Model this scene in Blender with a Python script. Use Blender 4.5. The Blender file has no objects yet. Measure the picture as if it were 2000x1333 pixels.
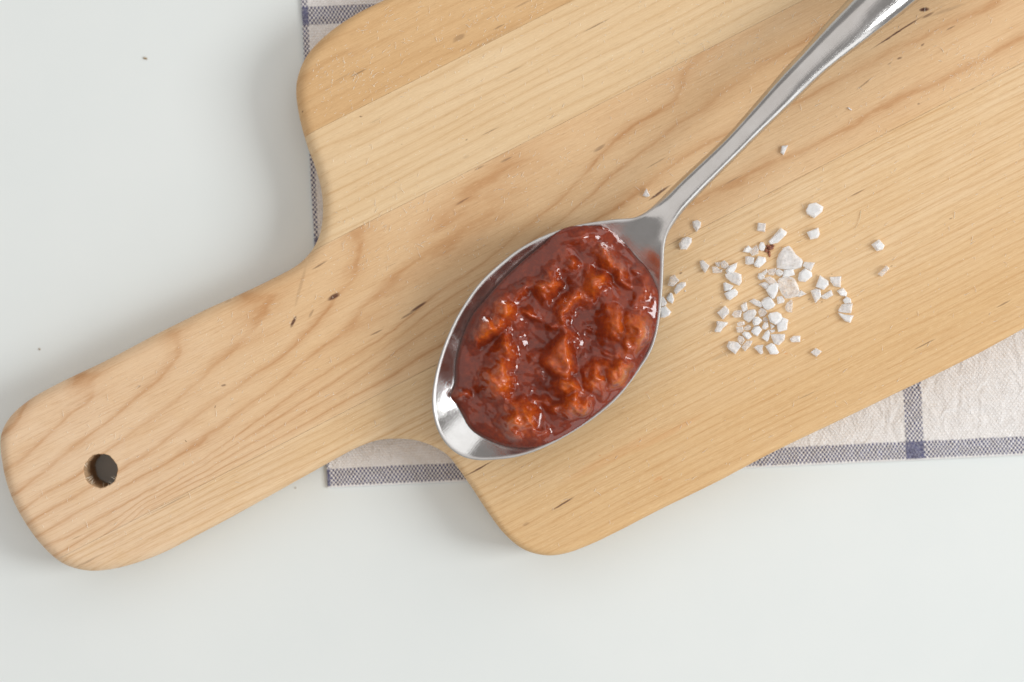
import bpy, bmesh, math, random
import numpy as np
from mathutils import Vector
from mathutils.geometry import delaunay_2d_cdt

# ------------------------------------------------------------------ camera, light, exposure
S = 0.00011            # metres per pixel of the photograph, measured on the board's top face
ZT = 125.0             # height of the board's top face above the table, in those units
CAMD = 4000.0          # camera height above the board's top face
scene = bpy.context.scene
COL = scene.collection
cam_d = bpy.data.cameras.new("camera"); cam = bpy.data.objects.new("camera", cam_d); COL.objects.link(cam)
cam.location = (0, 0, (CAMD + ZT) * S); cam.rotation_euler = (0, 0, 0)
cam_d.sensor_fit = 'HORIZONTAL'; cam_d.sensor_width = 36; cam_d.lens = 72
cam_d.clip_start = 0.01; cam_d.clip_end = 50
cam_d.dof.use_dof = True; cam_d.dof.focus_distance = (CAMD - 50) * S; cam_d.dof.aperture_fstop = 7.0
scene.camera = cam
w = bpy.data.worlds.new("World"); scene.world = w; w.use_nodes = True
bg = w.node_tree.nodes['Background']; bg.inputs[0].default_value = (1.0, 0.965, 0.945, 1); bg.inputs[1].default_value = 0.39

def area(name, loc, target, sx, sy, power, col):
    d = bpy.data.lights.new(name, 'AREA'); d.shape = 'RECTANGLE'; d.size = sx; d.size_y = sy; d.energy = power; d.color = col
    o = bpy.data.objects.new(name, d); COL.objects.link(o); o.location = loc
    o.rotation_euler = (Vector(target) - Vector(loc)).to_track_quat('-Z', 'Y').to_euler()
    return o
area("window_light", (1.25, -0.02, 0.95), (0, 0, 0), 0.46, 0.72, 15.0, (0.97, 0.99, 1.0))
area("far_fill_panel", (1.0, 1.15, 0.85), (0, 0, 0), 1.3, 1.0, 5.2, (0.97, 0.99, 1.0))  # added soft panel for bright reflections in the bowl, not a known window
area("near_fill_panel", (1.0, -1.15, 0.95), (0, 0, 0), 1.3, 1.1, 6.2, (0.97, 0.99, 1.0))  # added fill panel that brightens the handle's bevel, no such window known
area("ceiling_bounce", (-0.9, 0.80, 1.7), (-0.9, 0.8, 0), 3.0, 3.0, 17.0, (1.0, 0.955, 0.92))
vs = scene.view_settings; vs.view_transform = 'Standard'; vs.look = 'None'; vs.exposure = -0.09; vs.gamma = 1.0; vs.use_curve_mapping = False
scene.cycles.max_bounces = 14; scene.cycles.transmission_bounces = 10; scene.cycles.glossy_bounces = 6
scene.cycles.caustics_reflective = False

rnd = random.Random(7); nrng = np.random.default_rng(11)

# ------------------------------------------------------------------ helpers
def W(px, py, h=0.0):
    """photo pixel seen at height h above the board top -> world metres"""
    f = (CAMD - h) / CAMD
    return Vector(((px - 1000) * f * S, (666.5 - py) * f * S, (h + ZT) * S))
def tag(o, label=None, cat=None, group=None, kind=None):
    if label: o["label"] = label
    if cat: o["category"] = cat
    if group: o["group"] = group
    if kind: o["kind"] = kind
    return o
def empty(name, loc):
    o = bpy.data.objects.new(name, None); COL.objects.link(o); o.location = loc; o.empty_display_size = 0.01
    return o
def mesh_obj(name, verts, faces, mat, parent=None, loc=None, smooth=True, sharp=None):
    me = bpy.data.meshes.new(name); me.from_pydata([tuple(v) for v in verts], [], faces); me.update()
    if mat: me.materials.append(mat)
    if smooth: me.shade_smooth()
    if sharp: me.set_sharp_from_angle(angle=math.radians(sharp))
    o = bpy.data.objects.new(name, me); COL.objects.link(o)
    if parent: o.parent = parent
    if loc is not None: o.location = loc
    return o
def catmull(pts, step=6.0, closed=True):
    P = np.array(pts, float); n = len(P); out = []
    rng = range(n if closed else n - 1)
    for i in rng:
        if closed: p0, p1, p2, p3 = P[(i-1) % n], P[i], P[(i+1) % n], P[(i+2) % n]
        else: p0, p1, p2, p3 = P[max(i-1, 0)], P[i], P[i+1], P[min(i+2, n-1)]
        t0 = 0; a = .5
        t1 = t0 + max(np.linalg.norm(p1-p0), 1e-6)**a; t2 = t1 + np.linalg.norm(p2-p1)**a; t3 = t2 + max(np.linalg.norm(p3-p2), 1e-6)**a
        k = max(2, int(np.linalg.norm(p2-p1) / step))
        for t in np.linspace(t1, t2, k, endpoint=False):
            A1 = (t1-t)/(t1-t0)*p0 + (t-t0)/(t1-t0)*p1; A2 = (t2-t)/(t2-t1)*p1 + (t-t1)/(t2-t1)*p2; A3 = (t3-t)/(t3-t2)*p2 + (t-t2)/(t3-t2)*p3
            B1 = (t2-t)/(t2-t0)*A1 + (t-t0)/(t2-t0)*A2; B2 = (t3-t)/(t3-t1)*A2 + (t-t1)/(t3-t1)*A3
            out.append((t2-t)/(t2-t1)*B1 + (t-t1)/(t2-t1)*B2)
    if not closed: out.append(P[-1])
    return np.array(out)
def inside(P, poly):
    x, y = P[:, 0], P[:, 1]; r = np.zeros(len(P), bool); n = len(poly)
    for i in range(n):
        x1, y1 = poly[i]; x2, y2 = poly[(i+1) % n]
        c = ((y1 > y) != (y2 > y))
        if abs(y2-y1) < 1e-12: continue
        r ^= c & (x < (x2-x1)*(y-y1)/(y2-y1)+x1)
    return r
def dist_poly(P, poly, closed=True):
    d = np.full(len(P), 1e9); n = len(poly)
    for i in range(n if closed else n-1):
        a = poly[i]; b = poly[(i+1) % n]; ab = b-a; L = ab@ab
        t = np.clip(((P-a)@ab)/max(L, 1e-9), 0, 1)
        d = np.minimum(d, np.hypot(*(P-a-t[:, None]*ab).T))
    return d
def normals2d(loop):
    t = np.roll(loop, -1, 0)-np.roll(loop, 1, 0); t /= np.linalg.norm(t, axis=1)[:, None]
    n = np.stack([t[:, 1], -t[:, 0]], 1)
    a = np.sum(loop[:, 0]*np.roll(loop[:, 1], -1)-np.roll(loop[:, 0], -1)*loop[:, 1])
    return n if a > 0 else -n      # outward
def cdt(loops, pts):
    V = []; E = []
    for l in loops:
        b = len(V); n = len(l); V += [Vector(p) for p in l]; E += [(b+i, b+(i+1) % n) for i in range(n)]
    V += [Vector(p) for p in pts]
    vo, eo, fo, ov, oe, of = delaunay_2d_cdt(V, E, [], 0, 1e-5)
    vo = np.array([tuple(v) for v in vo]); fo = [list(f) for f in fo]
    cen = np.array([vo[f].mean(0) for f in fo])
    ok = inside(cen, loops[0])
    for l in loops[1:]: ok &= ~inside(cen, l)
    F = []
    for f, k in zip(fo, ok):
        if not k: continue
        a, b, c = vo[f[0]], vo[f[1]], vo[f[2]]
        if (b[0]-a[0])*(c[1]-a[1])-(b[1]-a[1])*(c[0]-a[0]) < 0: f = f[::-1]
        F.append(f)
    mp = {}
    for new, olds in enumerate(ov):
        for o in olds: mp[o] = new
    return vo, F, mp
# smooth lattice noise in numpy
def vnoise(x, y, seed=0):
    xi = np.floor(x).astype(np.int64); yi = np.floor(y).astype(np.int64); fx = x-xi; fy = y-yi
    fx = fx*fx*fx*(fx*(fx*6-15)+10); fy = fy*fy*fy*(fy*(fy*6-15)+10)
    def hsh(a, b):
        h = (a*374761393 + b*668265263 + seed*974634777) & 0xFFFFFFFF
        h = ((h ^ (h >> 13))*1274126177) & 0xFFFFFFFF
        return ((h ^ (h >> 16)) & 0xFFFF)/65535.0
    return (hsh(xi, yi)*(1-fx)+hsh(xi+1, yi)*fx)*(1-fy)+(hsh(xi, yi+1)*(1-fx)+hsh(xi+1, yi+1)*fx)*fy*1.0
def fbm(x, y, o=4, seed=0):
    r = 0; a = .5; t = 0
    for k in range(o):
        r = r+a*vnoise(x, y, seed+k); t += a; x = x*2.03+17.1; y = y*2.03+5.3; a *= .5
    return r/t
def worley(x, y, seed=0):
    xi = np.floor(x).astype(np.int64); yi = np.floor(y).astype(np.int64); best = np.full(x.shape, 9.0)
    def hsh(a, b, s):
        h = (a*374761393 + b*668265263 + (seed+s)*974634777) & 0xFFFFFFFF
        h = ((h ^ (h >> 13))*1274126177) & 0xFFFFFFFF
        return ((h ^ (h >> 16)) & 0xFFFF)/65535.0
    for i in (-1, 0, 1):
        for j in (-1, 0, 1):
            cx = xi+i+hsh(xi+i, yi+j, 1); cy = yi+j+hsh(xi+i, yi+j, 2)
            best = np.minimum(best, np.hypot(cx-x, cy-y))
    return best
def sst(a, b, x):
    t = np.clip((x-a)/(b-a), 0, 1); return t*t*(3-2*t)

# ------------------------------------------------------------------ node helpers
class N:
    def __init__(s, name):
        s.m = bpy.data.materials.new(name); s.m.use_nodes = True; s.t = s.m.node_tree
        s.t.nodes.clear(); s.out = s.t.nodes.new('ShaderNodeOutputMaterial'); s.b = s.t.nodes.new('ShaderNodeBsdfPrincipled')
        s.t.links.new(s.b.outputs[0], s.out.inputs[0])
    def node(s, t, **k):
        n = s.t.nodes.new(t)
        for a, b in k.items(): setattr(n, a, b)
        return n
    def put(s, sock, v):
        if isinstance(v, bpy.types.NodeSocket): s.t.links.new(v, sock)
        elif isinstance(v, (tuple, list)) and len(v) == 3 and sock.type == 'RGBA': sock.default_value = (*v, 1)
        else: sock.default_value = v
    def math(s, op, a, b=0.0, c=0.0, clamp=False):
        n = s.node('ShaderNodeMath', operation=op, use_clamp=clamp)
        s.put(n.inputs[0], a); s.put(n.inputs[1], b)
        if op in ('MULTIPLY_ADD', 'COMPARE', 'WRAP', 'SMOOTH_MIN', 'SMOOTH_MAX'): s.put(n.inputs[2], c)
        return n.outputs[0]
    def mix(s, f, a, b, blend='MIX'):
        n = s.node('ShaderNodeMix', data_type='RGBA', blend_type=blend); n.clamp_factor = True
        s.put(n.inputs[0], f); s.put(n.inputs[6], a); s.put(n.inputs[7], b); return n.outputs[2]
    def mr(s, v, a, b, c=0.0, d=1.0, smooth=False):
        n = s.node('ShaderNodeMapRange', interpolation_type='SMOOTHSTEP' if smooth else 'LINEAR')
        s.put(n.inputs[0], v)
        for i, x in enumerate((a, b, c, d)): s.put(n.inputs[i+1], x)
        return n.outputs[0]
    def noise(s, vec, scale=1.0, detail=2.0, rough=.5, dist=0.0):
        n = s.node('ShaderNodeTexNoise'); s.put(n.inputs['Vector'], vec); n.inputs['Scale'].default_value = scale
        n.inputs['Detail'].default_value = detail; n.inputs['Roughness'].default_value = rough; n.inputs['Distortion'].default_value = dist
        return n.outputs[0]
    def coords(s, scale=1.0/S, rot=0.0, loc=(0, 0, 0)):
        tc = s.node('ShaderNodeTexCoord'); m = s.node('ShaderNodeMapping')
        s.t.links.new(tc.outputs['Object'], m.inputs[0]); m.inputs['Scale'].default_value = (scale,)*3
        m.inputs['Rotation'].default_value = (0, 0, rot); m.inputs['Location'].default_value = loc
        return m.outputs[0]
    def vmul(s, v, k):
        n = s.node('ShaderNodeVectorMath', operation='MULTIPLY'); s.put(n.inputs[0], v); n.inputs[1].default_value = k; return n.outputs[0]
    def sep(s, v):
        n = s.node('ShaderNodeSeparateXYZ'); s.put(n.inputs[0], v); return n.outputs
    def comb(s, x, y, z=0.0):
        n = s.node('ShaderNodeCombineXYZ'); s.put(n.inputs[0], x); s.put(n.inputs[1], y); s.put(n.inputs[2], z); return n.outputs[0]
    def ramp(s, v, stops):
        n = s.node('ShaderNodeValToRGB'); s.put(n.inputs[0], v); e = n.color_ramp.elements
        while len(e) < len(stops): e.new(.5)
        for k, (p, c) in zip(e, stops):
            k.position = p; k.color = (*c, 1) if isinstance(c, tuple) else (c, c, c, 1)
        return n.outputs[0]
    def bump(s, h, strength, dist):
        n = s.node('ShaderNodeBump'); n.inputs['Strength'].default_value = strength; n.inputs['Distance'].default_value = dist
        s.put(n.inputs['Height'], h); return n.outputs[0]
    def set(s, **k):
        for a, v in k.items(): s.put(s.b.inputs[a.replace('_', ' ')], v)

# ------------------------------------------------------------------ table
n = N("white_table_paint"); c = n.coords()
f1 = n.noise(n.vmul(c, (.004, .004, .004)), 1, 4, .55); f2 = n.noise(n.vmul(c, (.25, .25, .25)), 1, 3, .6)
colr = n.mix(n.mr(f1, .3, .7), (.728, .765, .752), (.748, .78, .765))
n.set(Base_Color=colr, Roughness=n.mr(f1, .3, .7, .42, .52), Normal=n.bump(f2, .06, 2*S)); n.b.inputs['Specular IOR Level'].default_value = .35
MAT_TABLE = n.m
tw, th, tt = 1.0, 0.8, 0.03
bm = bmesh.new(); bmesh.ops.create_cube(bm, size=1)
bmesh.ops.scale(bm, vec=(tw, th, tt), verts=bm.verts); bmesh.ops.translate(bm, vec=(0, 0, -tt/2), verts=bm.verts)
bmesh.ops.bevel(bm, geom=list(bm.edges), offset=.004, segments=3, affect='EDGES')
me = bpy.data.meshes.new("table_top"); bm.to_mesh(me); bm.free(); me.materials.append(MAT_TABLE)
o = bpy.data.objects.new("table_top", me); COL.objects.link(o)
tag(o, "plain white painted table surface under the cloth and the board", "table", kind="structure")

# ------------------------------------------------------------------ tea towel
CT = -117.0           # height of the cloth's upper face
fT = (CAMD-CT)/CAMD
def clothpt(px, py): return np.array([(px-1000)*fT, (666.5-py)*fT])     # y up
ang = math.radians(2.7); ca, sa = math.cos(ang), math.sin(ang)
def clothuv(px, py):
    x, y = clothpt(px, py); return (x*ca+y*sa, -x*sa+y*ca)
n = N("woven_cotton"); c = n.coords(rot=-ang)
wob = n.noise(n.vmul(c, (.02, .02, 0)), 1, 2, .5); x0, y0, z0 = n.sep(c)
wx = n.math('MULTIPLY_ADD', n.math('SUBTRACT', wob, .5), 9.0, x0)
wob2 = n.noise(n.vmul(c, (.017, .023, 0)), 1.3, 2, .5)
wy = n.math('MULTIPLY_ADD', n.math('SUBTRACT', wob2, .5), 9.0, y0)
PX, PY = 3.7, 5.0
tx = n.math('DIVIDE', wx, PX); ty = n.math('DIVIDE', wy, PY)
par = n.math('MODULO', n.math('ADD', n.math('FLOOR', tx), n.math('FLOOR', ty)), 2.0)
par = n.math('ABSOLUTE', par)
fx = n.math('ABSOLUTE', n.math('SUBTRACT', n.math('FRACT', tx), .5)); fy = n.math('ABSOLUTE', n.math('SUBTRACT', n.math('FRACT', ty), .5))
fx = n.math('ABSOLUTE', fx); fy = n.math('ABSOLUTE', fy)
over = n.mr(par, .4, .6)                          # 1: warp (vertical) thread on top
uL0, vB0 = clothuv(1500, 886); uL1, vB1 = clothuv(1500, 913.5)
vbA = (clothuv(1790, 860)[1]+clothuv(900, 904.5)[1]+clothuv(645, 918)[1])/3; vbB = (clothuv(1790, 895)[1]+clothuv(900, 940)[1]+clothuv(660, 947)[1])/3
vtA = clothuv(650, 11)[1]; vtB = clothuv(650, 47)[1]
urA = clothuv(1767, 820)[0]; urB = clothuv(1802, 820)[0]
ulB = (clothuv(603, 30)[0]+clothuv(620, 454)[0])/2
rag = n.math('MULTIPLY', n.math('SUBTRACT', n.noise(n.vmul(c, (.11, .11, 0)), 1, 2, .5), .5), 5.0)
def band(v, a, b):
    lo, hi = min(a, b), max(a, b); e = .8
    v = n.math('ADD', v, rag)
    return n.math('MULTIPLY', n.mr(v, lo-e, lo+e), n.mr(v, hi-e, hi+e, 1, 0))
hb = n.math('MAXIMUM', band(y0, vbA, vbB), band(y0, vtA, vtB))
hb = n.math('MAXIMUM', hb, band(y0, (vbA+vtA)/2, (vbB+vtB)/2))
vb = n.math('MAXIMUM', band(x0, urA, urB), n.math('MAXIMUM', band(x0, ulB-80, ulB), band(x0, (ulB+urB)/2-35, (ulB+urB)/2)))
thr = n.noise(n.vmul(c, (.09, .09, 0)), 1, 3, .6)
white = n.mix(n.mr(thr, .3, .7), (.86, .83, .80), (.93, .915, .905)); navy = n.mix(n.mr(thr, .3, .75), (.020, .025, .082), (.085, .10, .25))
warpc = n.mix(vb, white, navy); weftc = n.mix(hb, white, navy)
colr = n.mix(over, weftc, warpc)
colr = n.mix(n.math('MULTIPLY', n.math('MULTIPLY', hb, vb), n.mr(n.noise(n.vmul(c, (.30, .22, 0)), 1, 2, .6), .45, .65, .04, .55)), colr, (.62, .63, .72))
# thread profile: rounded threads, dark gaps between
prof = n.math('MAXIMUM', n.math('MULTIPLY', over, n.mr(fx, 0, .5, 1, 0)), n.math('MULTIPLY', n.math('SUBTRACT', 1.0, over), n.mr(fy, 0, .5, 1, 0)))
gap = n.mr(n.math('MAXIMUM', fx, fy), .34, .5, 0, .55)
colr = n.mix(gap, colr, n.mix(.5, (.55, .45, .40), colr))
crk = n.noise(n.vmul(c, (.03, .018, 0)), 1, 4, .55, 1.2)
n.set(Base_Color=colr, Roughness=.9, Normal=n.bump(n.math('ADD', prof, n.math('MULTIPLY', crk, 8.0)), .8, 1.6*S))
n.b.inputs['Specular IOR Level'].default_value = .15
n.b.inputs['Sheen Weight'].default_value = .15
MAT_CLOTH = n.m
# grid in cloth frame
lb = clothpt(640, 951); lt = clothpt(588, 0); 
rows, cols = 150, 220
top_len = 1500; right_len = 1900
ex = np.array([ca, sa]); ldir = (lt-lb)/np.linalg.norm(lt-lb)
jj, ii = np.mgrid[0:rows+1, 0:cols+1]
cp = lb+ex*(right_len*ii/cols)[..., None]+ldir*(top_len*jj/rows)[..., None]
ce = np.minimum(ii/cols*right_len, jj/rows*top_len)
cz = 6.3+(fbm(cp[..., 0]*.012, cp[..., 1]*.010, 3, 5)-.5)*5.0*np.minimum(1, ce/60+.35)+(ce < 9)*1.0
pe = .8*(vnoise(cp[..., 0]*.05+9, cp[..., 1]*.05, 3)-.5)
vv = [(float(x), float(y), float(z)) for x, y, z in zip(((cp[..., 0]+pe)*S).ravel(), ((cp[..., 1]+pe)*S).ravel(), (np.minimum(cz, 9.2)*S).ravel())]
nb = len(vv)
vv += [(x, y, max(z-4.6*S, .4*S)) for x, y, z in vv]
ff = []
def gi(i, j): return j*(cols+1)+i
for j in range(rows):
    for i in range(cols):
        q = [gi(i, j), gi(i+1, j), gi(i+1, j+1), gi(i, j+1)]
        ff.append(q); ff.append([k+nb for k in q[::-1]])
for i in range(cols):
    ff.append([gi(i+1, 0), gi(i, 0), gi(i, 0)+nb, gi(i+1, 0)+nb]); ff.append([gi(i, rows), gi(i+1, rows), gi(i+1, rows)+nb, gi(i, rows)+nb])
for j in range(rows):
    ff.append([gi(0, j), gi(0, j+1), gi(0, j+1)+nb, gi(0, j)+nb]); ff.append([gi(cols, j+1), gi(cols, j), gi(cols, j)+nb, gi(cols, j+1)+nb])
towel = mesh_obj("tea_towel", vv, ff, MAT_CLOTH, smooth=True, sharp=60)
tag(towel, "off-white woven tea towel with navy check stripes lying under the board", "tea towel")
# selvedge: white hem along the lower edge, a rolled strip
hv = []; hf = []; prev = None
M = 260
for i in range(M+1):
    p = lb+ex*right_len*(i/M); wv = .9*(vnoise(np.array([i*.7]), np.array([3.3]), 8)[0]-.5)
    for k in range(7):
        a = math.pi*k/6
        hv.append(((p[0])*S, (p[1]-1.2+wv-3.6*math.cos(a)*1.0+1.5)*S, (1.0+5.6*math.sin(a)+wv*.5)*S))
    if i:
        for k in range(6):
            b = (i-1)*7+k; hf.append([b, b+7, b+8, b+1])
n2 = N("white_hem_cotton"); cc = n2.coords(); tn = n2.noise(n2.vmul(cc, (.35, .35, .35)), 1, 3, .6)
n2.set(Base_Color=n2.mix(tn, (.74, .72, .70), (.86, .85, .84)), Roughness=.9, Normal=n2.bump(tn, .7, 2*S))
hem = mesh_obj("hem", hv, hf, n2.m, parent=towel)

# ------------------------------------------------------------------ cutting board
GA = math.atan(0.507)                       # grain direction, up to the right
GU = np.array([math.cos(GA), math.sin(GA)]); GV = np.array([-math.sin(GA), math.cos(GA)])   # y up
def C(px, py): return np.array([px-1000, 666.5-py], float)   # board coordinates (y up)
outline_img = [(2, 850), (22, 812), (62, 778), (120, 746), (200, 708), (300, 656), (400, 606), (480, 570), (540, 541), (582, 517), (608, 490), (624, 458),
    (630, 420), (628, 375), (616, 328), (600, 285), (585, 230), (578, 180), (582, 148), (600, 108), (640, 66), (690, 33), (755, 0), (1000, -125),
    (1500, -375), (1760, -506), (1830, -520), (1885, -490), (2420, 300), (2440, 352), (2410, 405), (2340, 453),
    (2000, 641), (1900, 695), (1700, 792), (1500, 888), (1400, 941), (1300, 989), (1200, 1041), (1150, 1064), (1105, 1080), (1065, 1084), (1022, 1072), (985, 1042), (955, 1003),
    (925, 958), (900, 922), (876, 891), (848, 873), (815, 861), (780, 857), (740, 860), (700, 874), (640, 906), (560, 950), (470, 1000), (400, 1038), (320, 1080), (262, 1102), (210, 1114), (165, 1115), (120, 1100),
    (80, 1064), (45, 1015), (20, 965), (5, 910)]
k0 = (CAMD+22)/CAMD
out = catmull([C(*p)*k0 for p in outline_img], 6.0)
onrm = normals2d(out)
tt_ = np.roll(onrm, 0, 0)
for _ in range(4): onrm = (np.roll(onrm, 1, 0)+onrm*2+np.roll(onrm, -1, 0)); onrm /= np.linalg.norm(onrm, axis=1)[:, None]
out = out + onrm*((fbm(np.arange(len(out))*.05, np.zeros(len(out)), 3, 4)-.5)*1.6)[:, None]
# round-over radius: softer on the handle
rr = np.where(out[:, 0] < -330, 27.0, 15.0)
for _ in range(30): rr = (np.roll(rr, 1)+rr+np.roll(rr, -1))/3
TH = 115.0
rings = []
for k in range(7):
    a = (math.pi/2)*k/6
    rings.append((out-onrm*(rr*(1-math.sin(a)))[:, None], -rr*(1-math.cos(a))))
for zf in (.35, .6): rings.append((out, np.full(len(out), -TH*zf)))
for k in range(4):
    a = (math.pi/2)*k/3; r2 = 16.0
    rings.append((out-onrm*(r2*(1-math.cos(a))), np.full(len(out), -TH+r2*(1-math.sin(a)))))
inner = rings[0][0]
hc = C(196, 920); hr = 33.0
hl = np.array([hc+hr*np.array([math.cos(t), math.sin(t)])*(1+.02*math.sin(7*t)+.012*math.sin(19*t+1)) for t in np.linspace(0, 2*math.pi, 64, endpoint=False)])
hl_top = hc+(hl-hc)*1.05
gx = np.arange(-1700, 1900, 11.0)
gp = np.array([GU*a+GV*(b+(i % 2)*0.1) for i, a in enumerate(gx) for b in np.arange(-900, 1000, 11.0)])
gp = gp[(gp[:, 0] > -1050) & (gp[:, 0] < 1500) & (gp[:, 1] > -450) & (gp[:, 1] < 1250)]
gp = gp[inside(gp, inner)]
gp = gp[(dist_poly(gp, inner[::2]) > 7) & (np.hypot(*(gp-hc).T) > hr+8)]
gp += nrng.uniform(-.8, .8, gp.shape)
V2, F2, mp = cdt([inner, hl_top], gp)
NI = len(inner); NH = len(hl)
BV = [(x, y, 0.0) for x, y in V2]; BF = [list(f) for f in F2]
ringidx = [[mp[i] for i in range(NI)]]
for (P, Z) in rings[1:]:
    b = len(BV); BV += [(p[0], p[1], z) for p, z in zip(P, Z)]; ringidx.append(list(range(b, b+NI)))
area2 = np.sum(inner[:, 0]*np.roll(inner[:, 1], -1)-np.roll(inner[:, 0], -1)*inner[:, 1])
for r in range(len(ringidx)-1):
    A, B = ringidx[r], ringidx[r+1]
    for i in range(NI):
        j = (i+1) % NI; q = [A[i], B[i], B[j], A[j]]
        BF.append(q if area2 > 0 else q[::-1])
# hole wall: a lip inside the top, straight wall
hidx = [[mp[NI+i] for i in range(NH)]]
b = len(BV); BV += [(p[0], p[1], -2.5) for p in hl]; hidx.append(list(range(b, b+NH)))
for r in range(1):
    A, B = hidx[r], hidx[r+1]
    for i in range(NH):
        j = (i+1) % NH; BF.append([A[i], A[j], B[j], B[i]])
# underside
bot = rings[-1][0]
V3, F3, mp3 = cdt([bot, hl], np.zeros((0, 2)))
b = len(BV); mapv = {}
for i in range(NI): mapv[mp3[i]] = ringidx[-1][i]
for i in range(len(V3)):
    if i not in mapv: mapv[i] = len(BV); BV.append((V3[i][0], V3[i][1], -TH))
for f in F3: BF.append([mapv[i] for i in f[::-1]])
BV = np.array(BV)
# seams (board coordinates)
def seam(p, q):
    p, q = C(*p), C(*q); d = (q-p)/np.linalg.norm(q-p); return p, np.array([-d[1], d[0]])   # normal points up-left
seamA = seam((605, 261), (1120, 0)); seamB = seam((640, 475), (1570, 0)); seamC = seam((285, 1004), (2000, 122))
GAP = .2
def stave_mesh(cuts):
    bm = bmesh.new(); vs_ = [bm.verts.new(tuple(p)) for p in BV]
    for f in BF:
        try: bm.faces.new([vs_[i] for i in f])
        except ValueError: pass
    for (p, nn, side) in cuts:       # side +1 keeps the side the normal points to
        pc = p+nn*GAP*side
        g = bm.verts[:]+bm.edges[:]+bm.faces[:]
        r = bmesh.ops.bisect_plane(bm, geom=g, plane_co=(pc[0], pc[1], 0), plane_no=(nn[0], nn[1], 0), clear_inner=(side > 0), clear_outer=(side < 0))
        ed = [e for e in r['geom_cut'] if isinstance(e, bmesh.types.BMEdge)]
        bmesh.ops.holes_fill(bm, edges=ed, sides=0)
    loose = [v for v in bm.verts if not v.link_faces]
    bmesh.ops.delete(bm, geom=loose, context='VERTS')
    bm.normal_update()
    return bm

# ring field of the main stave: traced growth rings -> thin plate interpolation
RINGS = [
 (1, [(150, 747), (167, 753), (178, 768), (165, 790), (139, 812), (95, 852), (60, 885), (18, 911)]),
 (2, [(326, 656), (340, 668), (348, 686), (331, 717), (278, 773), (218, 821), (148, 869), (87, 921), (26, 965)]),
 (3, [(498, 586), (511, 604), (500, 632), (479, 656), (418, 717), (348, 782), (278, 830), (218, 878), (150, 932), (102, 958), (45, 996)]),
 (4, [(699, 450), (708, 485), (702, 525), (669, 564), (630, 615), (585, 663), (549, 696), (492, 738), (444, 768), (390, 810), (330, 857), (306, 875), (240, 917), (144, 972), (69, 1014)]),
 (5, [(1002, 312), (975, 342), (939, 384), (909, 432), (870, 465), (825, 501), (780, 549), (726, 600), (693, 630), (636, 678), (588, 714), (540, 753), (492, 786), (441, 825), (375, 873), (318, 911), (270, 935), (210, 971), (150, 1004), (72, 1046)]),
 (6, [(1320, 196), (1200, 276), (1164, 312), (1122, 363), (1059, 420), (1014, 456), (945, 516), (870, 564), (825, 597), (768, 648), (675, 705), (600, 753), (540, 795), (450, 861), (402, 896), (300, 956), (210, 1004), (126, 1050)]),
 (7.0, [(1700, 10), (1500, 128), (1350, 225), (1250, 300), (1150, 385), (1000, 500), (860, 596), (700, 715), (560, 805), (450, 875), (330, 950)]),
 (4.0, [(688, 446), (699, 447)]), (4.7, [(850, 366), (855, 370)]), (5.0, [(1003, 300), (1000, 306)]), (5.35, [(1100, 243), (1110, 240)]), (5.75, [(1300, 143), (1310, 138)]), (6.3, [(1560, 12), (1570, 8)]),
 (9.4, [(1950, 135), (1750, 238), (1615, 308), (1340, 452), (1100, 575), (860, 699), (700, 782), (555, 858), (420, 927), (285, 994)]),
]
P, L = [], []
for lv, pts in RINGS:
    q = catmull([C(*p) for p in pts], 34.0, closed=False)
    P += list(q); L += [lv]*len(q)
P = np.array(P)/500.0; L = np.array(L, float)
def U(r2): return np.where(r2 > 1e-12, .5*r2*np.log(np.maximum(r2, 1e-12)), 0)
K = U(((P[:, None]-P[None])**2).sum(-1))+np.eye(len(P))*2e-4
Q = np.c_[np.ones(len(P)), P]
A = np.block([[K, Q], [Q.T, np.zeros((3, 3))]])
sol = np.linalg.solve(A, np.r_[L, np.zeros(3)])
def ringfield(X):
    X = X/500.0; r = np.zeros(len(X))
    for a in range(0, len(X), 4000):
        x = X[a:a+4000]; r[a:a+4000] = U(((x[:, None]-P[None])**2).sum(-1))@sol[:-3]+sol[-3]+x@sol[-2:]
    return r

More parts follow.
